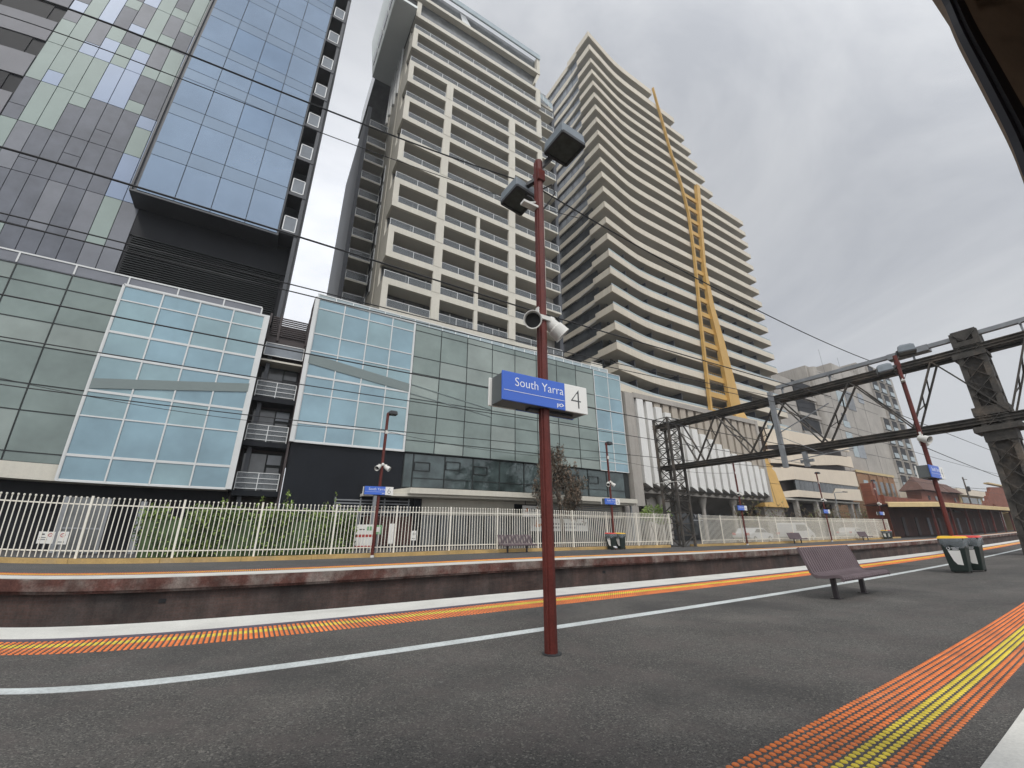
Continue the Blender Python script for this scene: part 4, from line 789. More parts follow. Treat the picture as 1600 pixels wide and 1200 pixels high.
MB().prism([(14.0, 36.35, 69.65), (15.9, 36.35, 69.65), (14.1, 36.35, 72.4), (13.3, 36.35, 72.4)], (0, -.06, 0)).build('crown_strut', 'rail_white', T2)
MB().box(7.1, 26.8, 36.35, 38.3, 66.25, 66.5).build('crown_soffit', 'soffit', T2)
r = MB(); r.bar((26.3, 36.3, 66.7), (30.4, 37.1, 66.7), .06); [r.bar((26.3 + i * 1.02, 36.3 + i * .2, 65.4), (26.3 + i * 1.02, 36.3 + i * .2, 66.7), .05) for i in range(5)]; o = r.build('roof_rail', 'rail_white', T2); MB().prism([(26.3, 36.32, 65.45), (30.4, 37.12, 65.45), (30.4, 37.12, 66.65), (26.3, 36.32, 66.65)], (0, .02, 0)).build('rail_glass', 'rail_glass3', o)
MB().box(27.2, 30.4, 37.1, 44, 65.0, 65.45).build('roof_slab', 'concrete', T2)

# ================================================================== STRIPED TOWER with the yellow ladder frame
T3 = thing('striped_tower', 'tall tower of curving pale concrete balcony bands with a yellow ladder frame', 'tower', (64, 45, 0))
floors = [16.9 + 3.15 * i for i in range(23)] + [90.3, 94.3]
def rightx(z):
    if z < 71.5: return 88.1
    return float(np.interp(z, [71.5, 79, 84, 88, 90.4, 90.5, 95], [78.5, 73.5, 71.0, 68.8, 67.0, 60.3, 60.2]))
def front(xr, off=0.0):
    pts = [(40.2, 36.95)]; 
    for x in (44, 46, 47.5, 48.5, 49.5, 51, 53): pts.append((x, float(np.interp(x, [40.2, 46, 48.5, 51, 53, 90], [36.95, 37.93, 38.28, 38.42, 38.45, 38.45]))))
    for x in (58, 66, 74, 82):
        if x < xr - 1: pts.append((x, 38.45))
    pts.append((xr, 38.45)); return [(x, y + off) for x, y in pts]
def ribbon(mb, pl, z0, z1, th=0.25):
    v = []; n = len(pl)
    for x, y in pl: v += [(x, y, z0), (x, y, z1), (x, y + th, z1), (x, y + th, z0)]
    f = []
    for i in range(n - 1):
        a = 4 * i; b = a + 4; f += [(a, b, b + 1, a + 1), (a + 1, b + 1, b + 2, a + 2), (a + 2, b + 2, b + 3, a + 3), (a + 3, b + 3, b, a)]
    f += [(0, 1, 2, 3), (4 * n - 4, 4 * n - 1, 4 * n - 2, 4 * n - 3)]; return mb.add(v, f)
for k, zt in enumerate(floors):
    xr = rightx(zt); fr = front(xr); zb = zt - (1.12 if k < 23 else 1.5); z_next = (floors[k + 1] - 1.3) if k + 1 < len(floors) else None
    m_ = MB(); ribbon(m_, fr, zb, zt); m_.box(40.2, 40.45, 37.25, 40.75, zb, zt); m_.box(xr - .25, xr, 38.75, 44, zb, zt); m_.build('balcony_band', 'concrete3', T3)
    s_ = MB(); pl = [(x + (.3 if i == 0 else (-.3 if i == len(fr) - 1 else 0)), y + .26) for i, (x, y) in enumerate(fr)]
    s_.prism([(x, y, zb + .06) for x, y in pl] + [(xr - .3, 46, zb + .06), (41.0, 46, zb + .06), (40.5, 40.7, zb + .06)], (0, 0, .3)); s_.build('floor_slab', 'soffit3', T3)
    w_ = MB(); w_.box(40.85, 41.1, 40.9, 56, zb + .1, zt - .05); w_.build('flank_band', 'concrete3', T3)
    if z_next is None: continue
    g_ = MB(); gl = [(max(x, 42.2), y) for x, y in front(min(xr, rightx(floors[k + 1])) - 3, 3.2)]; ribbon(g_, gl, zb + .36, z_next + .3, .2); g_.build('glazing', 'dark_glass', T3)
    if k < 9:
        b_ = MB(); ribbon(b_, [(x + (.1 if i == 0 else 0), y + .1) for i, (x, y) in enumerate(fr)], zt, zt + .38, .03); b_.build('balustrade_glass', 'rail_glass3', T3)
        for x in (45, 50.5, 56, 72, 77, 82): MB().box(x, x + .12, 39.0 if x > 48 else 38.3, 41.4, zt, z_next).build('party_screen', 't1_frame', T3)
    wall = MB(); wall.box(41.2, 41.4, 40.8, 56, zb + .4, z_next + .2)
    for j, y in enumerate((41.6, 43.4, 45.4, 47.6, 50)):
        if k > 11 or j % 2: MB().box(41.14, 41.2, y, y + (1.5 if j % 2 else 1.9), zt + .15, z_next - .1).build('flank_window', 'grey_win' if k > 11 else 'dark_glass', T3)
    wall.build('flank_wall', 'pan_mid' if k > 11 else 'dark_glass', T3)
MB().box(42, 58, 44, 58, 0, 93).box(58, 66, 44, 58, 0, 88).box(66, 84, 44, 58, 0, 68).build('core_wall', 'dark_glass', T3)
MB().box(40.6, 41.0, 40.8, 44, 93.0, 94.6).build('roof_edge', 'concrete3', T3)
left = [(60.1, 94.4), (62.75, 76.0), (63.5, 73.4), (64.4, 68), (65.1, 61.7), (64.55, 51.2), (63.1, 38.2), (62.1, 28.2), (61.4, 20.3), (60.9, 15.5)]
def band(pts, y0, m, name, w0, depth=.5):
    p = MB()
    for (a, b), (wa, wb) in zip(zip(pts[:-1], pts[1:]), zip(w0[:-1], w0[1:])):
        (xa, za), (xb, zb) = a, b; v = [(xa, y0, za), (xa + wa, y0, za), (xb + wb, y0, zb), (xb, y0, zb)]; p.prism(v, (0, depth, 0))
    return p.build(name, m, T3)
band(left, 37.75, 'yellow', 'yellow_frame', [.25, .27, .3, .32, .34, .36, .38, .42, .48, .5])
right = [(69.9, 71.6), (68.75, 63.1), (67.0, 49.9), (66.4, 40.6), (67.0, 34.1), (67.3, 26.6), (67.25, 21.1)]; rw = [1.1, .9, .62, 1.5, 2.0, 2.6, 3.15]
band(right, 37.7, 'yellow', 'yellow_frame', rw, .7)
for k, zt in enumerate(floors):
    if 20 < zt < 70:
        xl = float(np.interp(zt - .6, [p[1] for p in left[::-1]], [p[0] for p in left[::-1]])); xr_ = float(np.interp(zt - .6, [p[1] for p in right[::-1]], [p[0] for p in right[::-1]]))
        MB().box(xl + .4, xr_ + .1, 38.12, 38.4, zt - 1.0, zt - .1).build('yellow_rung', 'yellow', T3)
        if zt < 40: r = MB(); r.bar((xl + .5, 38.3, zt + .5), (xr_, 38.3, zt + .5), .04); [r.bar((xl + .6 + i * .55, 38.3, zt - .1), (xl + .6 + i * .55, 38.3, zt + .5), .03) for i in range(int((xr_ - xl) / .55))]; r.build('yellow_railing', 'yellow', T3)
# the leg of the frame leans forward to the street
lg = MB(); A = [(67.25, 37.7, 21.2), (70.4, 37.7, 21.2), (68.6, 34.0, 12.6), (64.4, 34.0, 12.6)]; B_ = [(64.4, 34.0, 12.6), (68.6, 34.0, 12.6), (66.5, 31.6, 4.15), (60.2, 31.6, 4.15)]
lg.prism(A, (0, 1.2, 0)); lg.prism([(a, b - .002, c) for a, b, c in B_], (0, 1.4, 0)); lg.build('yellow_leg', 'yellow', T3)
j = MB(); j.bar((66.4, 33.97, 12.6), (63.3, 31.57, 4.2), .03, .03); [j.bar((xa, y, z), (xb, y, z), .03, .03) for xa, xb, y, z in ((62.6, 67.4, 32.56, 7.6), (63.7, 68.2, 33.4, 10.6))]; j.build('panel_joint', 'mull_dark', T3)
MB().prism([(61.2, 32.3, 0), (66.6, 32.3, 0), (66.3, 32.3, 4.2), (61.0, 32.3, 4.2)], (0, .8, 0)).build('leg_plinth', 'grey_conc', T3)

# ================================================================== FINNED CONCRETE PODIUM
CP = thing('finned_podium', 'concrete podium with rows of white vertical fins above a dark undercroft', 'building', (46, 34, 0))
MB().box(32.85, 34.2, 29.75, 36.6, 3.4, 15.5).build('end_pier', 'grey_conc', CP); MB().box(34.2, 58.6, 29.75, 36.6, 15.05, 15.62).build('roof_beam', 'grey_conc', CP)
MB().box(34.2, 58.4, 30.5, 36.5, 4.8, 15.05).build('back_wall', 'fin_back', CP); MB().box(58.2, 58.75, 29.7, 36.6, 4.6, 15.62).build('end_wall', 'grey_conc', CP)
n = 16; pitch = 1.515
for i in range(n):
    x = 34.25 + i * pitch; h = float(np.interp(i, [0, 1, 2, 12, 15], [15.0, 14.9, 14.5, 9.9, 8.9])); x0, x1, b = x + .42, x + 1.38, (x + 1.38, 29.75)
    MB().prism([(x0, 29.8, 5.75), (x1, 29.75, 5.26), (x1, 29.75, h), (x0, 29.8, h)], (0, .75, 0)).build('white_fin', 'fin_white', CP)
    if h < 15: MB().prism([(x0, 29.95, h + .003), (x1, 29.9, h + .003), (x1, 29.9, 15.04), (x0, 29.95, 15.04)], (0, .6, 0)).build('brown_fin', 'fin_brown', CP)
    MB().box(x1 - pitch + .02, x0 - .02, 30.3, 30.4, 5.4, 7.05).build('slot_window', 'dark_glass', CP)
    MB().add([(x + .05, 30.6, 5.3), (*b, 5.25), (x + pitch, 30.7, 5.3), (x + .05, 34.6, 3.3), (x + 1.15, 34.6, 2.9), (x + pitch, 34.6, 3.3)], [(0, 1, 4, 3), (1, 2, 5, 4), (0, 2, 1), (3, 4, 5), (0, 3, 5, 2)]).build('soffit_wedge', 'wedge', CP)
MB().box(34, 58.4, 34.6, 35, 0, 4.8).build('undercroft_wall', 'dark_glass', CP)
for x in (38.6, 46.0, 52.2): MB().lathe([(.24, 0), (.24, 3.5), (.6, 4.9), (.6, 5.1)], (x, 31.4, 0), n=16).build('column', 'grey_conc', CP)
MB().box(36.8, 40.6, 31.8, 32.4, 0, 5).build('wall_pier', 'grey_conc', CP)
t = thing('shop_lettering', 'white script lettering on dark glass below the white fins', 'sign', (45, 34.5, 2.3)); text_mesh('la vida', 0.95, face_y(47.6, 34.5, 2.62), 'text_white', 'lettering', t, bold=.012); MB().box(47.7, 50.7, 34.5, 34.55, 2.25, 2.33).build('underline', 'text_white', t)

# ================================================================== CREAM BANDED CAR PARK
CK = thing('cream_car_park', 'cream building with curving bands and dark window strips beside the yellow frame', 'building', (82, 38, 0))
def crm(bot, top, m, name, dy=0.0, th=.35):
    p = MB(); xs = sorted(set([q[0] for q in bot + top])); xs = sorted(set(xs + list(np.linspace(xs[0], xs[-1], 12))))
    yb = lambda x: 32 + (max(0, 71 - x) * .35) + dy
    for a, b in zip(xs[:-1], xs[1:]):
        I = lambda l, x: float(np.interp(x, [q[0] for q in l], [q[1] for q in l]))
        p.prism([(a, yb(a), I(bot, a)), (b, yb(b), I(bot, b)), (b, yb(b), I(top, b)), (a, yb(a), I(top, a))], (0, th, 0))
    return p.build(name, m, CK)
crm([(67.4, 5.68), (71, 5.87), (94.3, 5.93)], [(67.4, 6.45), (71, 6.9), (83.5, 6.82), (84.8, 7.74), (94.3, 7.94)], 'cream', 'cream_band')
crm([(67.4, 8.1), (71, 8.5), (94.3, 8.47)], [(67.4, 10.2), (71, 10.45), (75, 10.5), (94.3, 11.2)], 'cream', 'cream_band', .002)
crm([(67.4, 10.9), (75, 10.9), (88, 12.0), (94.3, 11.9)], [(67.4, 13.0), (77.5, 13.0), (88, 13.6), (94.3, 14.0)], 'cream', 'cream_band')
crm([(67.4, 13.65), (73, 14.2), (80, 14.55), (94.3, 14.9)], [(67.4, 16.3), (92, 16.7), (94.3, 15.7)], 'cream', 'cream_band', .002)
MB().box(67.6, 94.2, 33.4, 45, 5.5, 16.2).build('inner_wall', 'brown_dark', CK)
for i in range(16): x = 71.2 + i * 1.44; MB().box(x + .05, x + 1.4, 32.2, 32.3, 6.8, 8.6).build('window', 'dark_glass', CK)
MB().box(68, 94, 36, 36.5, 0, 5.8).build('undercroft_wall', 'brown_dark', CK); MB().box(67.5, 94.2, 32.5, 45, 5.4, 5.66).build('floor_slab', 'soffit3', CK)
for x in (71.5, 78, 84.5, 91, 93.8): MB().box(x - .3, x + .3, 32.6, 33.2, 0, 5.45).build('column', 'grey_conc', CK)
MB().box(68.4, 93, 33.0, 33.2, 16.3, 17.0).build('roof_glass', 'rail_glass3', CK)

# ================================================================== GREY CONCRETE APARTMENTS
CA = thing('concrete_apartments', 'grey concrete apartment block with a grid of recessed windows at one end', 'building', (145, 55, 0))
for x0, x1, zt in ((100, 119.6, 36.5), (119.6, 137, 42.5), (137, 157, 47.0), (157, 187.5, 51.5)): MB().box(x0 + .001, x1, 45.3, 70, 0, zt).build('wall', 'grey_conc', CA)
rows = [8.0 + 4.47 * i for i in range(10)]
for r_, z in enumerate(rows):
    for c_, x in enumerate((164.6, 171.4, 178.6)):
        if r_ == 6 and c_ == 0: continue
        o = MB().box(x, x + 5.6, 45.0, 45.28, z + .15, z + 3.9).build('window', 't1_dark', CA); MB().box(x + 1.6, x + 5.3, 44.9, 45.0, z + .35, z + 1.8).build('panel', 'rail_glass3', o); MB().box(x - .25, x, 44.75, 45.28, z, z + 4.0).box(x, x + 5.85, 44.75, 45.28, z + 3.9, z + 4.1).build('frame', 'grey_conc', o)
for x, z, w_, h_, m_ in ((136, 19.5, 3.2, 3.6, 'rail_glass3'), (139.4, 19.5, 4.6, 4.6, 'grey_win'), (134, 24.3, 4, 1.8, 'rail_glass3'), (134.5, 27.6, 4, 1.8, 'rail_glass3'), (141, 33.5, 5.2, 5.8, 'dark_glass'), (135, 33.8, 4.5, 4.5, 'rail_glass3'), (134.5, 29.5, 3, 2.0, 'dark_glass'), (150, 37, 4, 3, 'grey_win')): MB().box(x, x + w_, 45.2, 45.28, z, z + h_).build('window', m_, CA)
for i, z in enumerate((18.5, 23.3, 28.1, 32.9)):
    MB().box(109.5, 119, 45.1, 45.28, z, z + 3.6).build('loggia', 't1_dark', CA); MB().box(109, 119.5, 44.6, 45.1, z - .9, z).build('loggia_slab', 'grey_conc', CA)
MB().tube([(121.8, 45.2, 0), (121.8, 45.2, 42)], 1.5, 14).build('round_column', 'grey_conc', CA)
j_ = MB(); [j_.box(124, 163, 45.27, 45.3, z, z + .08) for z in (14, 21, 28, 35, 42)]; [j_.box(x, x + .08, 45.27, 45.3, 5, 50) for x in (131, 143, 153)]; j_.build('panel_joint', 'mull_dark', CA)

# ================================================================== BRICK BUILDINGS AND STATION
OB = thing('orange_brick_building', 'orange brown brick building with tall windows beside the grey apartments', 'building', (130, 44, 0))
MB().box(118.5, 141.5, 40, 52, 0, 14).build('wall', 'orange_brick', OB); MB().box(118.2, 141.8, 39.8, 40, 13.6, 14.2).build('parapet', 'fascia', OB)
for i, x in enumerate((122.5, 128.2, 132.0, 135.6, 138.8)): o = MB().box(x - 1.2, x + 1.2, 39.93, 40, 8.4, 12.0).build('window', 'rail_glass3' if i == 0 else 'dark_glass', OB); MB().box(x - 1.4, x + 1.4, 39.8, 40, 8.1, 8.35).build('sill', 'fascia', o)
for x in (125.2, 130.1, 133.8, 137.3): MB().box(x - .3, x + .3, 39.75, 40, 4, 13.6).build('pilaster', 'orange_brick', OB)
ST = thing('station_building', 'red brick station building with a long cream edged canopy over a dark platform wall', 'building', (95, 23, 0))
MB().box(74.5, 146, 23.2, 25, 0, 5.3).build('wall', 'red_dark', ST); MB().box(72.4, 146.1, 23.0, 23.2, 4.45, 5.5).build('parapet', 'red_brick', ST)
MB().box(74.2, 74.5, 22.6, 25, 0, 5.6).box(72.4, 74.2, 23.21, 24.4, 4.45, 7.2).build('gable_wall', 'red_brick', ST)
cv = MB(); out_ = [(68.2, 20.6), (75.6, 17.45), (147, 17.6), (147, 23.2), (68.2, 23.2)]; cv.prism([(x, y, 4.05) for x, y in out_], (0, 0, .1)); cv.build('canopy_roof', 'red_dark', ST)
fs = MB()
for (x0, y0), (x1, y1) in zip(out_[:2], out_[1:3]): fs.prism([(x0, y0, 3.75), (x1, y1, 3.75), (x1, y1, 4.2), (x0, y0, 4.2)], (0, -.12, 0)); fs.prism([(x0, y0 - .1, 4.2), (x1, y1 - .1, 4.2), (x1, y1 + .25, 4.32), (x0, y0 + .25, 4.32)], (0, 0, .06))
fs.build('fascia', 'fascia', ST)
for i in range(9): x = 76.5 + i * 8.2; MB().box(x - .12, x + .12, 18.4, 18.64, 0, 4.05).bar((x, 18.5, 3.2), (x, 20.2, 4.0), .1).build('canopy_post', 'maroon', ST)
for i in range(12): x = 75.5 + i * 5.6; MB().box(x - .6, x + .6, 23.12, 23.2, 0.1, 2.7).build('door' if i % 3 == 0 else 'window', 'brown_dark' if i % 3 else 'pan_grey', ST)
MB().box(92, 95.5, 19.6, 19.75, 3.35, 3.7).build('platform_indicator', 'black', ST)
gb = MB(); [gb.box(140 - i * 1.9, 146, 22.6, 23.0, 5.0 + i * .8 - .01, 5.8 + i * .8) for i in range(1)]; gb.prism([(133, 22.9, 5.3), (160, 22.9, 5.3), (160, 22.9, 10.3), (142.5, 22.9, 9.6), (141.8, 22.9, 8.6), (140, 22.9, 8.6), (139.2, 22.9, 7.5), (137.2, 22.9, 7.5), (136.4, 22.9, 6.4), (134.2, 22.9, 6.4)], (0, .6, 0)); gb.build('stepped_gable', 'red_brick', ST)
MB().box(141, 160, 22.6, 23.5, 10.3, 10.6).build('gable_cap', 'fascia', ST)
MB().box(147.2, 147.6, 17.8, 23, 0, 4.2).build('end_screen', 'fascia', ST)
HS = thing('brick_house', 'red brick house with steep brown tiled roof beyond the station canopy', 'house', (135, 32, 0))
MB().box(122, 150.5, 30.5, 33, 0, 9.0).build('wall', 'red_brick', HS)
MB().add([(121, 29.6, 8.9), (141, 29.6, 8.9), (141, 34, 8.9), (121, 34, 8.9), (124, 31.8, 12.0), (137, 31.8, 12.0)], [(0, 1, 5, 4), (1, 2, 5), (2, 3, 4, 5), (3, 0, 4), (3, 2, 1, 0)]).build('roof', 'roof_tile', HS)
MB().add([(140, 29.4, 9.0), (151.5, 29.4, 9.0), (151.5, 34, 9.0), (140, 34, 9.0), (142, 31.7, 11.4), (148.5, 31.7, 11.4)], [(0, 1, 5, 4), (1, 2, 5), (2, 3, 4, 5), (3, 0, 4), (3, 2, 1, 0)]).build('roof', 'roof_tile', HS)
MB().box(150.4, 151.2, 30.2, 30.5, 5, 9).build('bargeboard', 'fascia', HS); [MB().box(x, x + 1.3, 30.4, 30.5, 5.6, 7.9).build('window', 'dark_glass', HS) for x in (126, 131, 146)]
SH = thing('flat_roofed_shop', 'low flat roofed shop with pale awning and dark window beyond the station canopy', 'building', (175, 34, 0))
MB().box(160, 190, 33, 44, 0, 9.3).build('wall', 'fascia', SH); MB().box(157, 192, 31.5, 44, 9.3, 10.9).build('roof', 'cream', SH); MB().box(166, 182, 32.9, 33, 5.4, 9.0).build('window', 'dark_glass', SH); MB().box(183, 186, 32.85, 33, 5.5, 9).build('window', 'rail_glass3', SH)
up = thing('utility_pole', 'timber utility pole with crossarms beyond the station canopy', 'pole', (153, 29, 0))
MB().tube([(153, 29, 0), (153, 29, 13.2)], [.22, .15], 8).build('pole', 'timber', up); MB().bar((151.2, 28.8, 12.6), (155.5, 28.8, 12.7), .14).bar((151.5, 28.8, 10.6), (155, 28.8, 10.6), .14).build('crossarm', 'timber', up); MB().lathe([(0, 0), (.35, 0), (.35, 1.2), (0, 1.3)], (153.6, 28.7, 9.6), n=10).build('transformer', 'dark_metal', up)
tag(MB().tube([(153, 28.8, 10.5), (172, 26, 10.4), (200, 22, 11.4)], .06, 5).build('overhead_wire', 'wire'), 'thick low cable leaving the timber utility pole', 'wire')
sl_ = thing('street_lamp', 'slim street lamp with flat head in front of the cream banded building', 'street lamp', (79.5, 30.5, 0))
MB().tube([(79.5, 30.5, 0), (79.5, 30.5, 6.6), (79.6, 30.4, 6.75), (83.4, 30.4, 6.95)], .07, 6).build('pole', 'galv', sl_); MB().box(82.6, 84.0, 30.25, 30.55, 6.9, 7.02).build('lamp_head', 'dark_metal', sl_)

# ================================================================== VEHICLES behind the fence
def make_car(van, label, loc):
    t = local(thing('parked_van' if van else 'parked_car', label, 'van' if van else 'car', (0, 0, 0), 0)); L = 4.9 if van else 4.4; Wd = .92; H = 1.95 if van else 1.42
    side = [(-L / 2, .45), (-L / 2 + .05, 1.0), (-L / 2 + .25, H - .1), (-L / 2 + .6, H), (L * .12, H), (L * .28, H * .62 + .1), (L / 2 - .15, .82), (L / 2, .6), (L / 2, .4), (L / 2 - .6, .3), (-L / 2 + .6, .3)] if van else [(-L / 2, .5), (-L / 2 + .08, .9), (-L / 2 + .7, .95), (-L / 2 + 1.15, H - .05), (-.2, H), (.5, H - .06), (1.15, .95), (L / 2 - .1, .82), (L / 2, .6), (L / 2, .4), (L / 2 - .6, .28), (-L / 2 + .6, .28)]
    b = MB().prism([(x, -Wd, z) for x, z in side], (0, 2 * Wd, 0)); b.build('body', 'car_white', t, bev=.06)
    g = [(-L / 2 + .7, 1.1), (-L / 2 + .75, H - .2), (.4, H - .2), (1.0, 1.12)] if van else [(-L / 2 + 1.0, .98), (-L / 2 + 1.3, H - .13), (.4, H - .13), (.95, .98)]
    for y in (-Wd - .012, Wd): MB().prism([(x, y, z) for x, z in g], (0, .012, 0)).build('window', 'car_glass', t)
    for x in (-L / 2 + .85, L / 2 - .85):
        for y in (-Wd + .05, Wd - .05):
            w_ = MB().lathe([(0, -.1), (.27, -.1), (.32, -.07), (.32, .07), (.27, .1), (0, .1)], (x, y, .32), (0, 1, 0), 18).build('wheel', 'tyre', t); MB().lathe([(0, -.115), (.19, -.11), (.2, -.09), (.2, .09), (.19, .11), (0, .115)], (x, y, .32), (0, 1, 0), 14).build('rim', 'rim', w_)
    for y in (-.72, .72): MB().box(-L / 2 - .02, -L / 2 + .1, y - .14, y + .14, .72, .95).build('tail_light', 'tail', t); MB().box(L / 2 - .2, L / 2 - .02, y - .16, y + .16, .66, .78).build('headlight', 'rail_white', t)
    t.location = loc; return t
make_car(True, 'white van parked behind the fence and the small mauve bench', (53.4, 25.2, -.06)); make_car(False, 'white car with red tail light parked behind the fence near the van', (44.6, 25.2, -.06)); make_car(False, 'white car parked behind the fence near the distant bins', (68.0, 25.2, -.06))

# ================================================================== PLANTS
def leaves(name, pts, size, mats, parent, base=None, droop=0.0, asp=2.4, wts=None):
    n = len(pts); pts = np.asarray(pts); d = RNG.normal(size=(n, 3)); d[:, 2] -= droop; d /= np.linalg.norm(d, axis=1)[:, None]
    u = np.cross(d, RNG.normal(size=(n, 3))); u /= np.linalg.norm(u, axis=1)[:, None]; s_ = size * RNG.uniform(.55, 1.3, n)[:, None]
    v = np.stack([pts - d * s_ * .5, pts + u * s_ * .5 / asp, pts + d * s_ * .5, pts - u * s_ * .5 / asp], 1).reshape(-1, 3)
    b = np.array(base if base is not None else BASE[parent.name]); me = bpy.data.meshes.new(name); me.from_pydata((v - b).tolist(), [], [(4 * i, 4 * i + 1, 4 * i + 2, 4 * i + 3) for i in range(n)])
    for m_ in mats: me.materials.append(M[m_])
    me.polygons.foreach_set('material_index', RNG.choice(len(mats), n, p=wts)); o = bpy.data.objects.new(name, me); COL.objects.link(o)
    if parent: o.parent = parent
    return o
def clumps(cs, n, rr):
    out = []
    for c, r in cs: k = int(n * r ** 2); p = RNG.normal(size=(k, 3)); p /= np.linalg.norm(p, axis=1)[:, None]; out.append(np.array(c) + p * (r * RNG.uniform(.45, 1.05, k) ** .6)[:, None] * np.array(rr))
    return np.concatenate(out)
hd = thing('hedge', 'leafy green hedge with long shoots behind the cream fence', 'hedge', (0.2, 22.6, 0))
cs = [((RNG.uniform(-3.6, 4.3), RNG.uniform(22.1, 23.3), RNG.uniform(.25, 1.85)), RNG.uniform(.32, .5)) for _ in range(120)]
leaves('foliage', clumps(cs, 800, (1.1, 1, 1)), .18, ('leaf_a', 'leaf_b'), hd, wts=(.5, .5))
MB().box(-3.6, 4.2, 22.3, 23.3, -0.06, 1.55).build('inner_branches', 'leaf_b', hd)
for x, h in ((-2.9, .5), (-1.0, .75), (.2, .9), (.9, .6), (1.25, 1.25), (1.6, .7), (2.9, .75), (3.3, 1.15), (3.6, .6), (4.3, .55), (-2.0, .4), (2.3, .5), (0.6, .5)):
    sh = []; st = MB(); p = Vector((x * 1.04, 22.4, 1.75)); q = p + Vector((random.uniform(-.25, .25), random.uniform(-.1, .1), h)); st.tube([p, (p + q) / 2 + Vector((.05, 0, 0)), q], [.012, .009, .004], 4)
    for i in range(int(38 * h)): f = random.random(); c = p.lerp(q, f); sh.append((c.x + random.gauss(0, .05 + .05 * (1 - f)), c.y + random.gauss(0, .06), c.z + random.gauss(0, .04)))
    o = st.build('shoot', 'twig', hd); lf = leaves('shoot_leaves', sh, .17, ('leaf_a', 'leaf_lime'), hd); lf.parent = o
# weeping gum
def gum():
    t = thing('weeping_gum_tree', 'brownish weeping gum tree in front of the grey podium glass', 'tree', (20.2, 26, 0)); tk = MB()
    tk.tube([(20.5, 26, -.06), (20.45, 26, 1.6), (20.2, 26, 3.2), (20.05, 26.05, 4.6)], [.17, .15, .12, .07], 8); ends = []
    for q in ((18.9, 25.8, 5.9), (19.3, 26.3, 6.9), (19.8, 25.9, 7.1), (20.9, 26.1, 6.0), (21.7, 25.8, 5.1), (21.9, 26.3, 4.4), (18.8, 26.2, 4.7), (21.0, 25.7, 3.9), (20.4, 26, 5.6)):
        s0 = Vector((20.2, 26, random.uniform(2.4, 4.4))); tk.tube([s0, s0.lerp(Vector(q), .5) + Vector((0, 0, .25)), q], [.06, .04, .015], 5); ends.append(q)
    tk.build('trunk', 'bark', t); pts = []
    for q in ends:
        for _ in range(34):
            a = Vector(q) + Vector((random.gauss(0, .38), random.gauss(0, .32), random.gauss(-.2, .36))); ln = random.uniform(.6, 1.7)
            for i in range(34): f = random.random(); pts.append((a.x + random.gauss(0, .07) + f * .06, a.y + random.gauss(0, .07), a.z - f * ln))
    leaves('crown', pts, .26, ('gum_a', 'gum_b'), t, droop=1.3, asp=3.6, wts=(.55, .45))
gum()
bs = thing('young_tree', 'bright green leafy bush beside the lattice mast', 'shrub', (28.8, 24.2, 0)); tk = MB()
for q in ((27.6, 24, 2.9), (28.4, 24.3, 3.3), (29.3, 24, 3.0), (30.2, 24.3, 2.7), (26.6, 24.2, 3.2)): tk.tube([(28.9, 24.2, -.06), (Vector((28.9, 24.2, 1.4)).lerp(Vector(q), .4)), q], [.05, .03, .01], 5)
tk.build('trunk', 'bark', bs); leaves('crown', clumps([((RNG.uniform(27.6, 30.2), RNG.uniform(23.8, 24.7), RNG.uniform(1.8, 3.0)), RNG.uniform(.3, .45)) for _ in range(22)], 700, (1, 1, .8)), .17, ('leaf_lime', 'leaf_a'), bs)
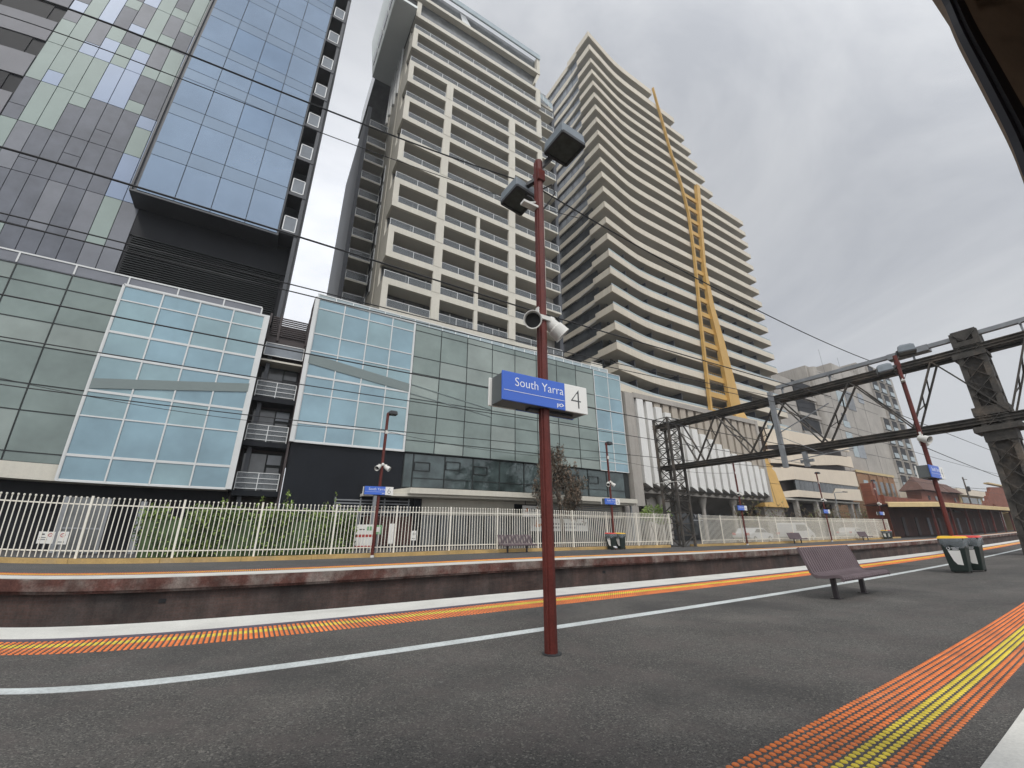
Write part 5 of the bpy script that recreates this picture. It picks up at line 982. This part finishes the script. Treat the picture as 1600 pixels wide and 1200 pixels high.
def bare(name, label, x, y, h, wd, n, leafy=0, grp='bare shrubs under the buildings'):
    t = thing(name, label, 'shrub', (x, y, 0), 0, grp); b = MB(); pts = []
    for _ in range(n):
        p0 = Vector((x + random.uniform(-.4, .4) * wd, y + random.uniform(-.4, .4), -.06)); d_ = Vector((random.gauss(0, .32), random.gauss(0, .2), 1)); pr = p0; r_ = .03; path = [p0]; L_ = h * random.uniform(.6, 1.05)
        for i in range(5): d_ = (d_ + Vector((random.gauss(0, .22), random.gauss(0, .2), 0))).normalized(); pr = pr + d_ * L_ / 5; path.append(pr)
        b.tube(path, [.03, .025, .02, .016, .012, .008], 4, cap=False)
        for i in range(2, 6):
            for _ in range(4):
                e = path[i] + Vector((random.gauss(0, .45), random.gauss(0, .3), random.uniform(.1, .7))); b.tube([path[i], e], [.012, .005], 3, cap=False); pts += [tuple(e.lerp(path[i], random.random())) for _ in range(leafy)]
    b.build('branches', 'twig', t)
    if pts: leaves('foliage', pts, .2, ('dry', 'gum_a', 'leaf_a'), t, wts=(.5, .3, .2))
for i, (x, wd, l) in enumerate(((50.5, 5, 'bare twiggy shrub under the white fins'), (57.5, 5, 'bare shrub between the white fins and the yellow leg'), (64.5, 5, 'bare shrub at the foot of the yellow leg'), (74, 6, 'bare shrub under the cream building next to the yellow leg'), (82, 6, 'bare shrub under the cream building midway along its columns'), (89, 6, 'bare shrub under the cream building at the orange brick end'))): bare('bare_shrub', l, x, 28.5 + (i % 2) * .8, 4.6, wd, 20, 3)
bare('olive_shrub', 'yellow green shrub between the cream building and the station', 97, 29.5, 5.8, 7, 22, 9, None); bare('olive_shrub', 'low brown shrub in front of the orange brick building', 91.5, 27.5, 3.4, 8, 26, 8, None)

# ================================================================== HAZE (thin volume added for the milky veil of the dirty train window)
HZ = 0.0006
hm = bpy.data.materials.new('haze'); hm.use_nodes = True; hn = hm.node_tree; hn.nodes.clear()
ho = hn.nodes.new('ShaderNodeOutputMaterial'); hv = hn.nodes.new('ShaderNodeVolumePrincipled'); hv.inputs['Color'].default_value = (0.93, 0.95, 0.97, 1); hv.inputs['Density'].default_value = HZ; hv.inputs['Anisotropy'].default_value = 0.2
hn.links.new(hv.outputs[0], ho.inputs['Volume']); M['haze'] = hm
h = MB().box(-205, 425, -205, 265, -2.6, 112).build('haze', 'haze'); h['kind'] = 'stuff'; h['label'] = 'thin pale haze added for the veil of the train window'; h['category'] = 'haze'
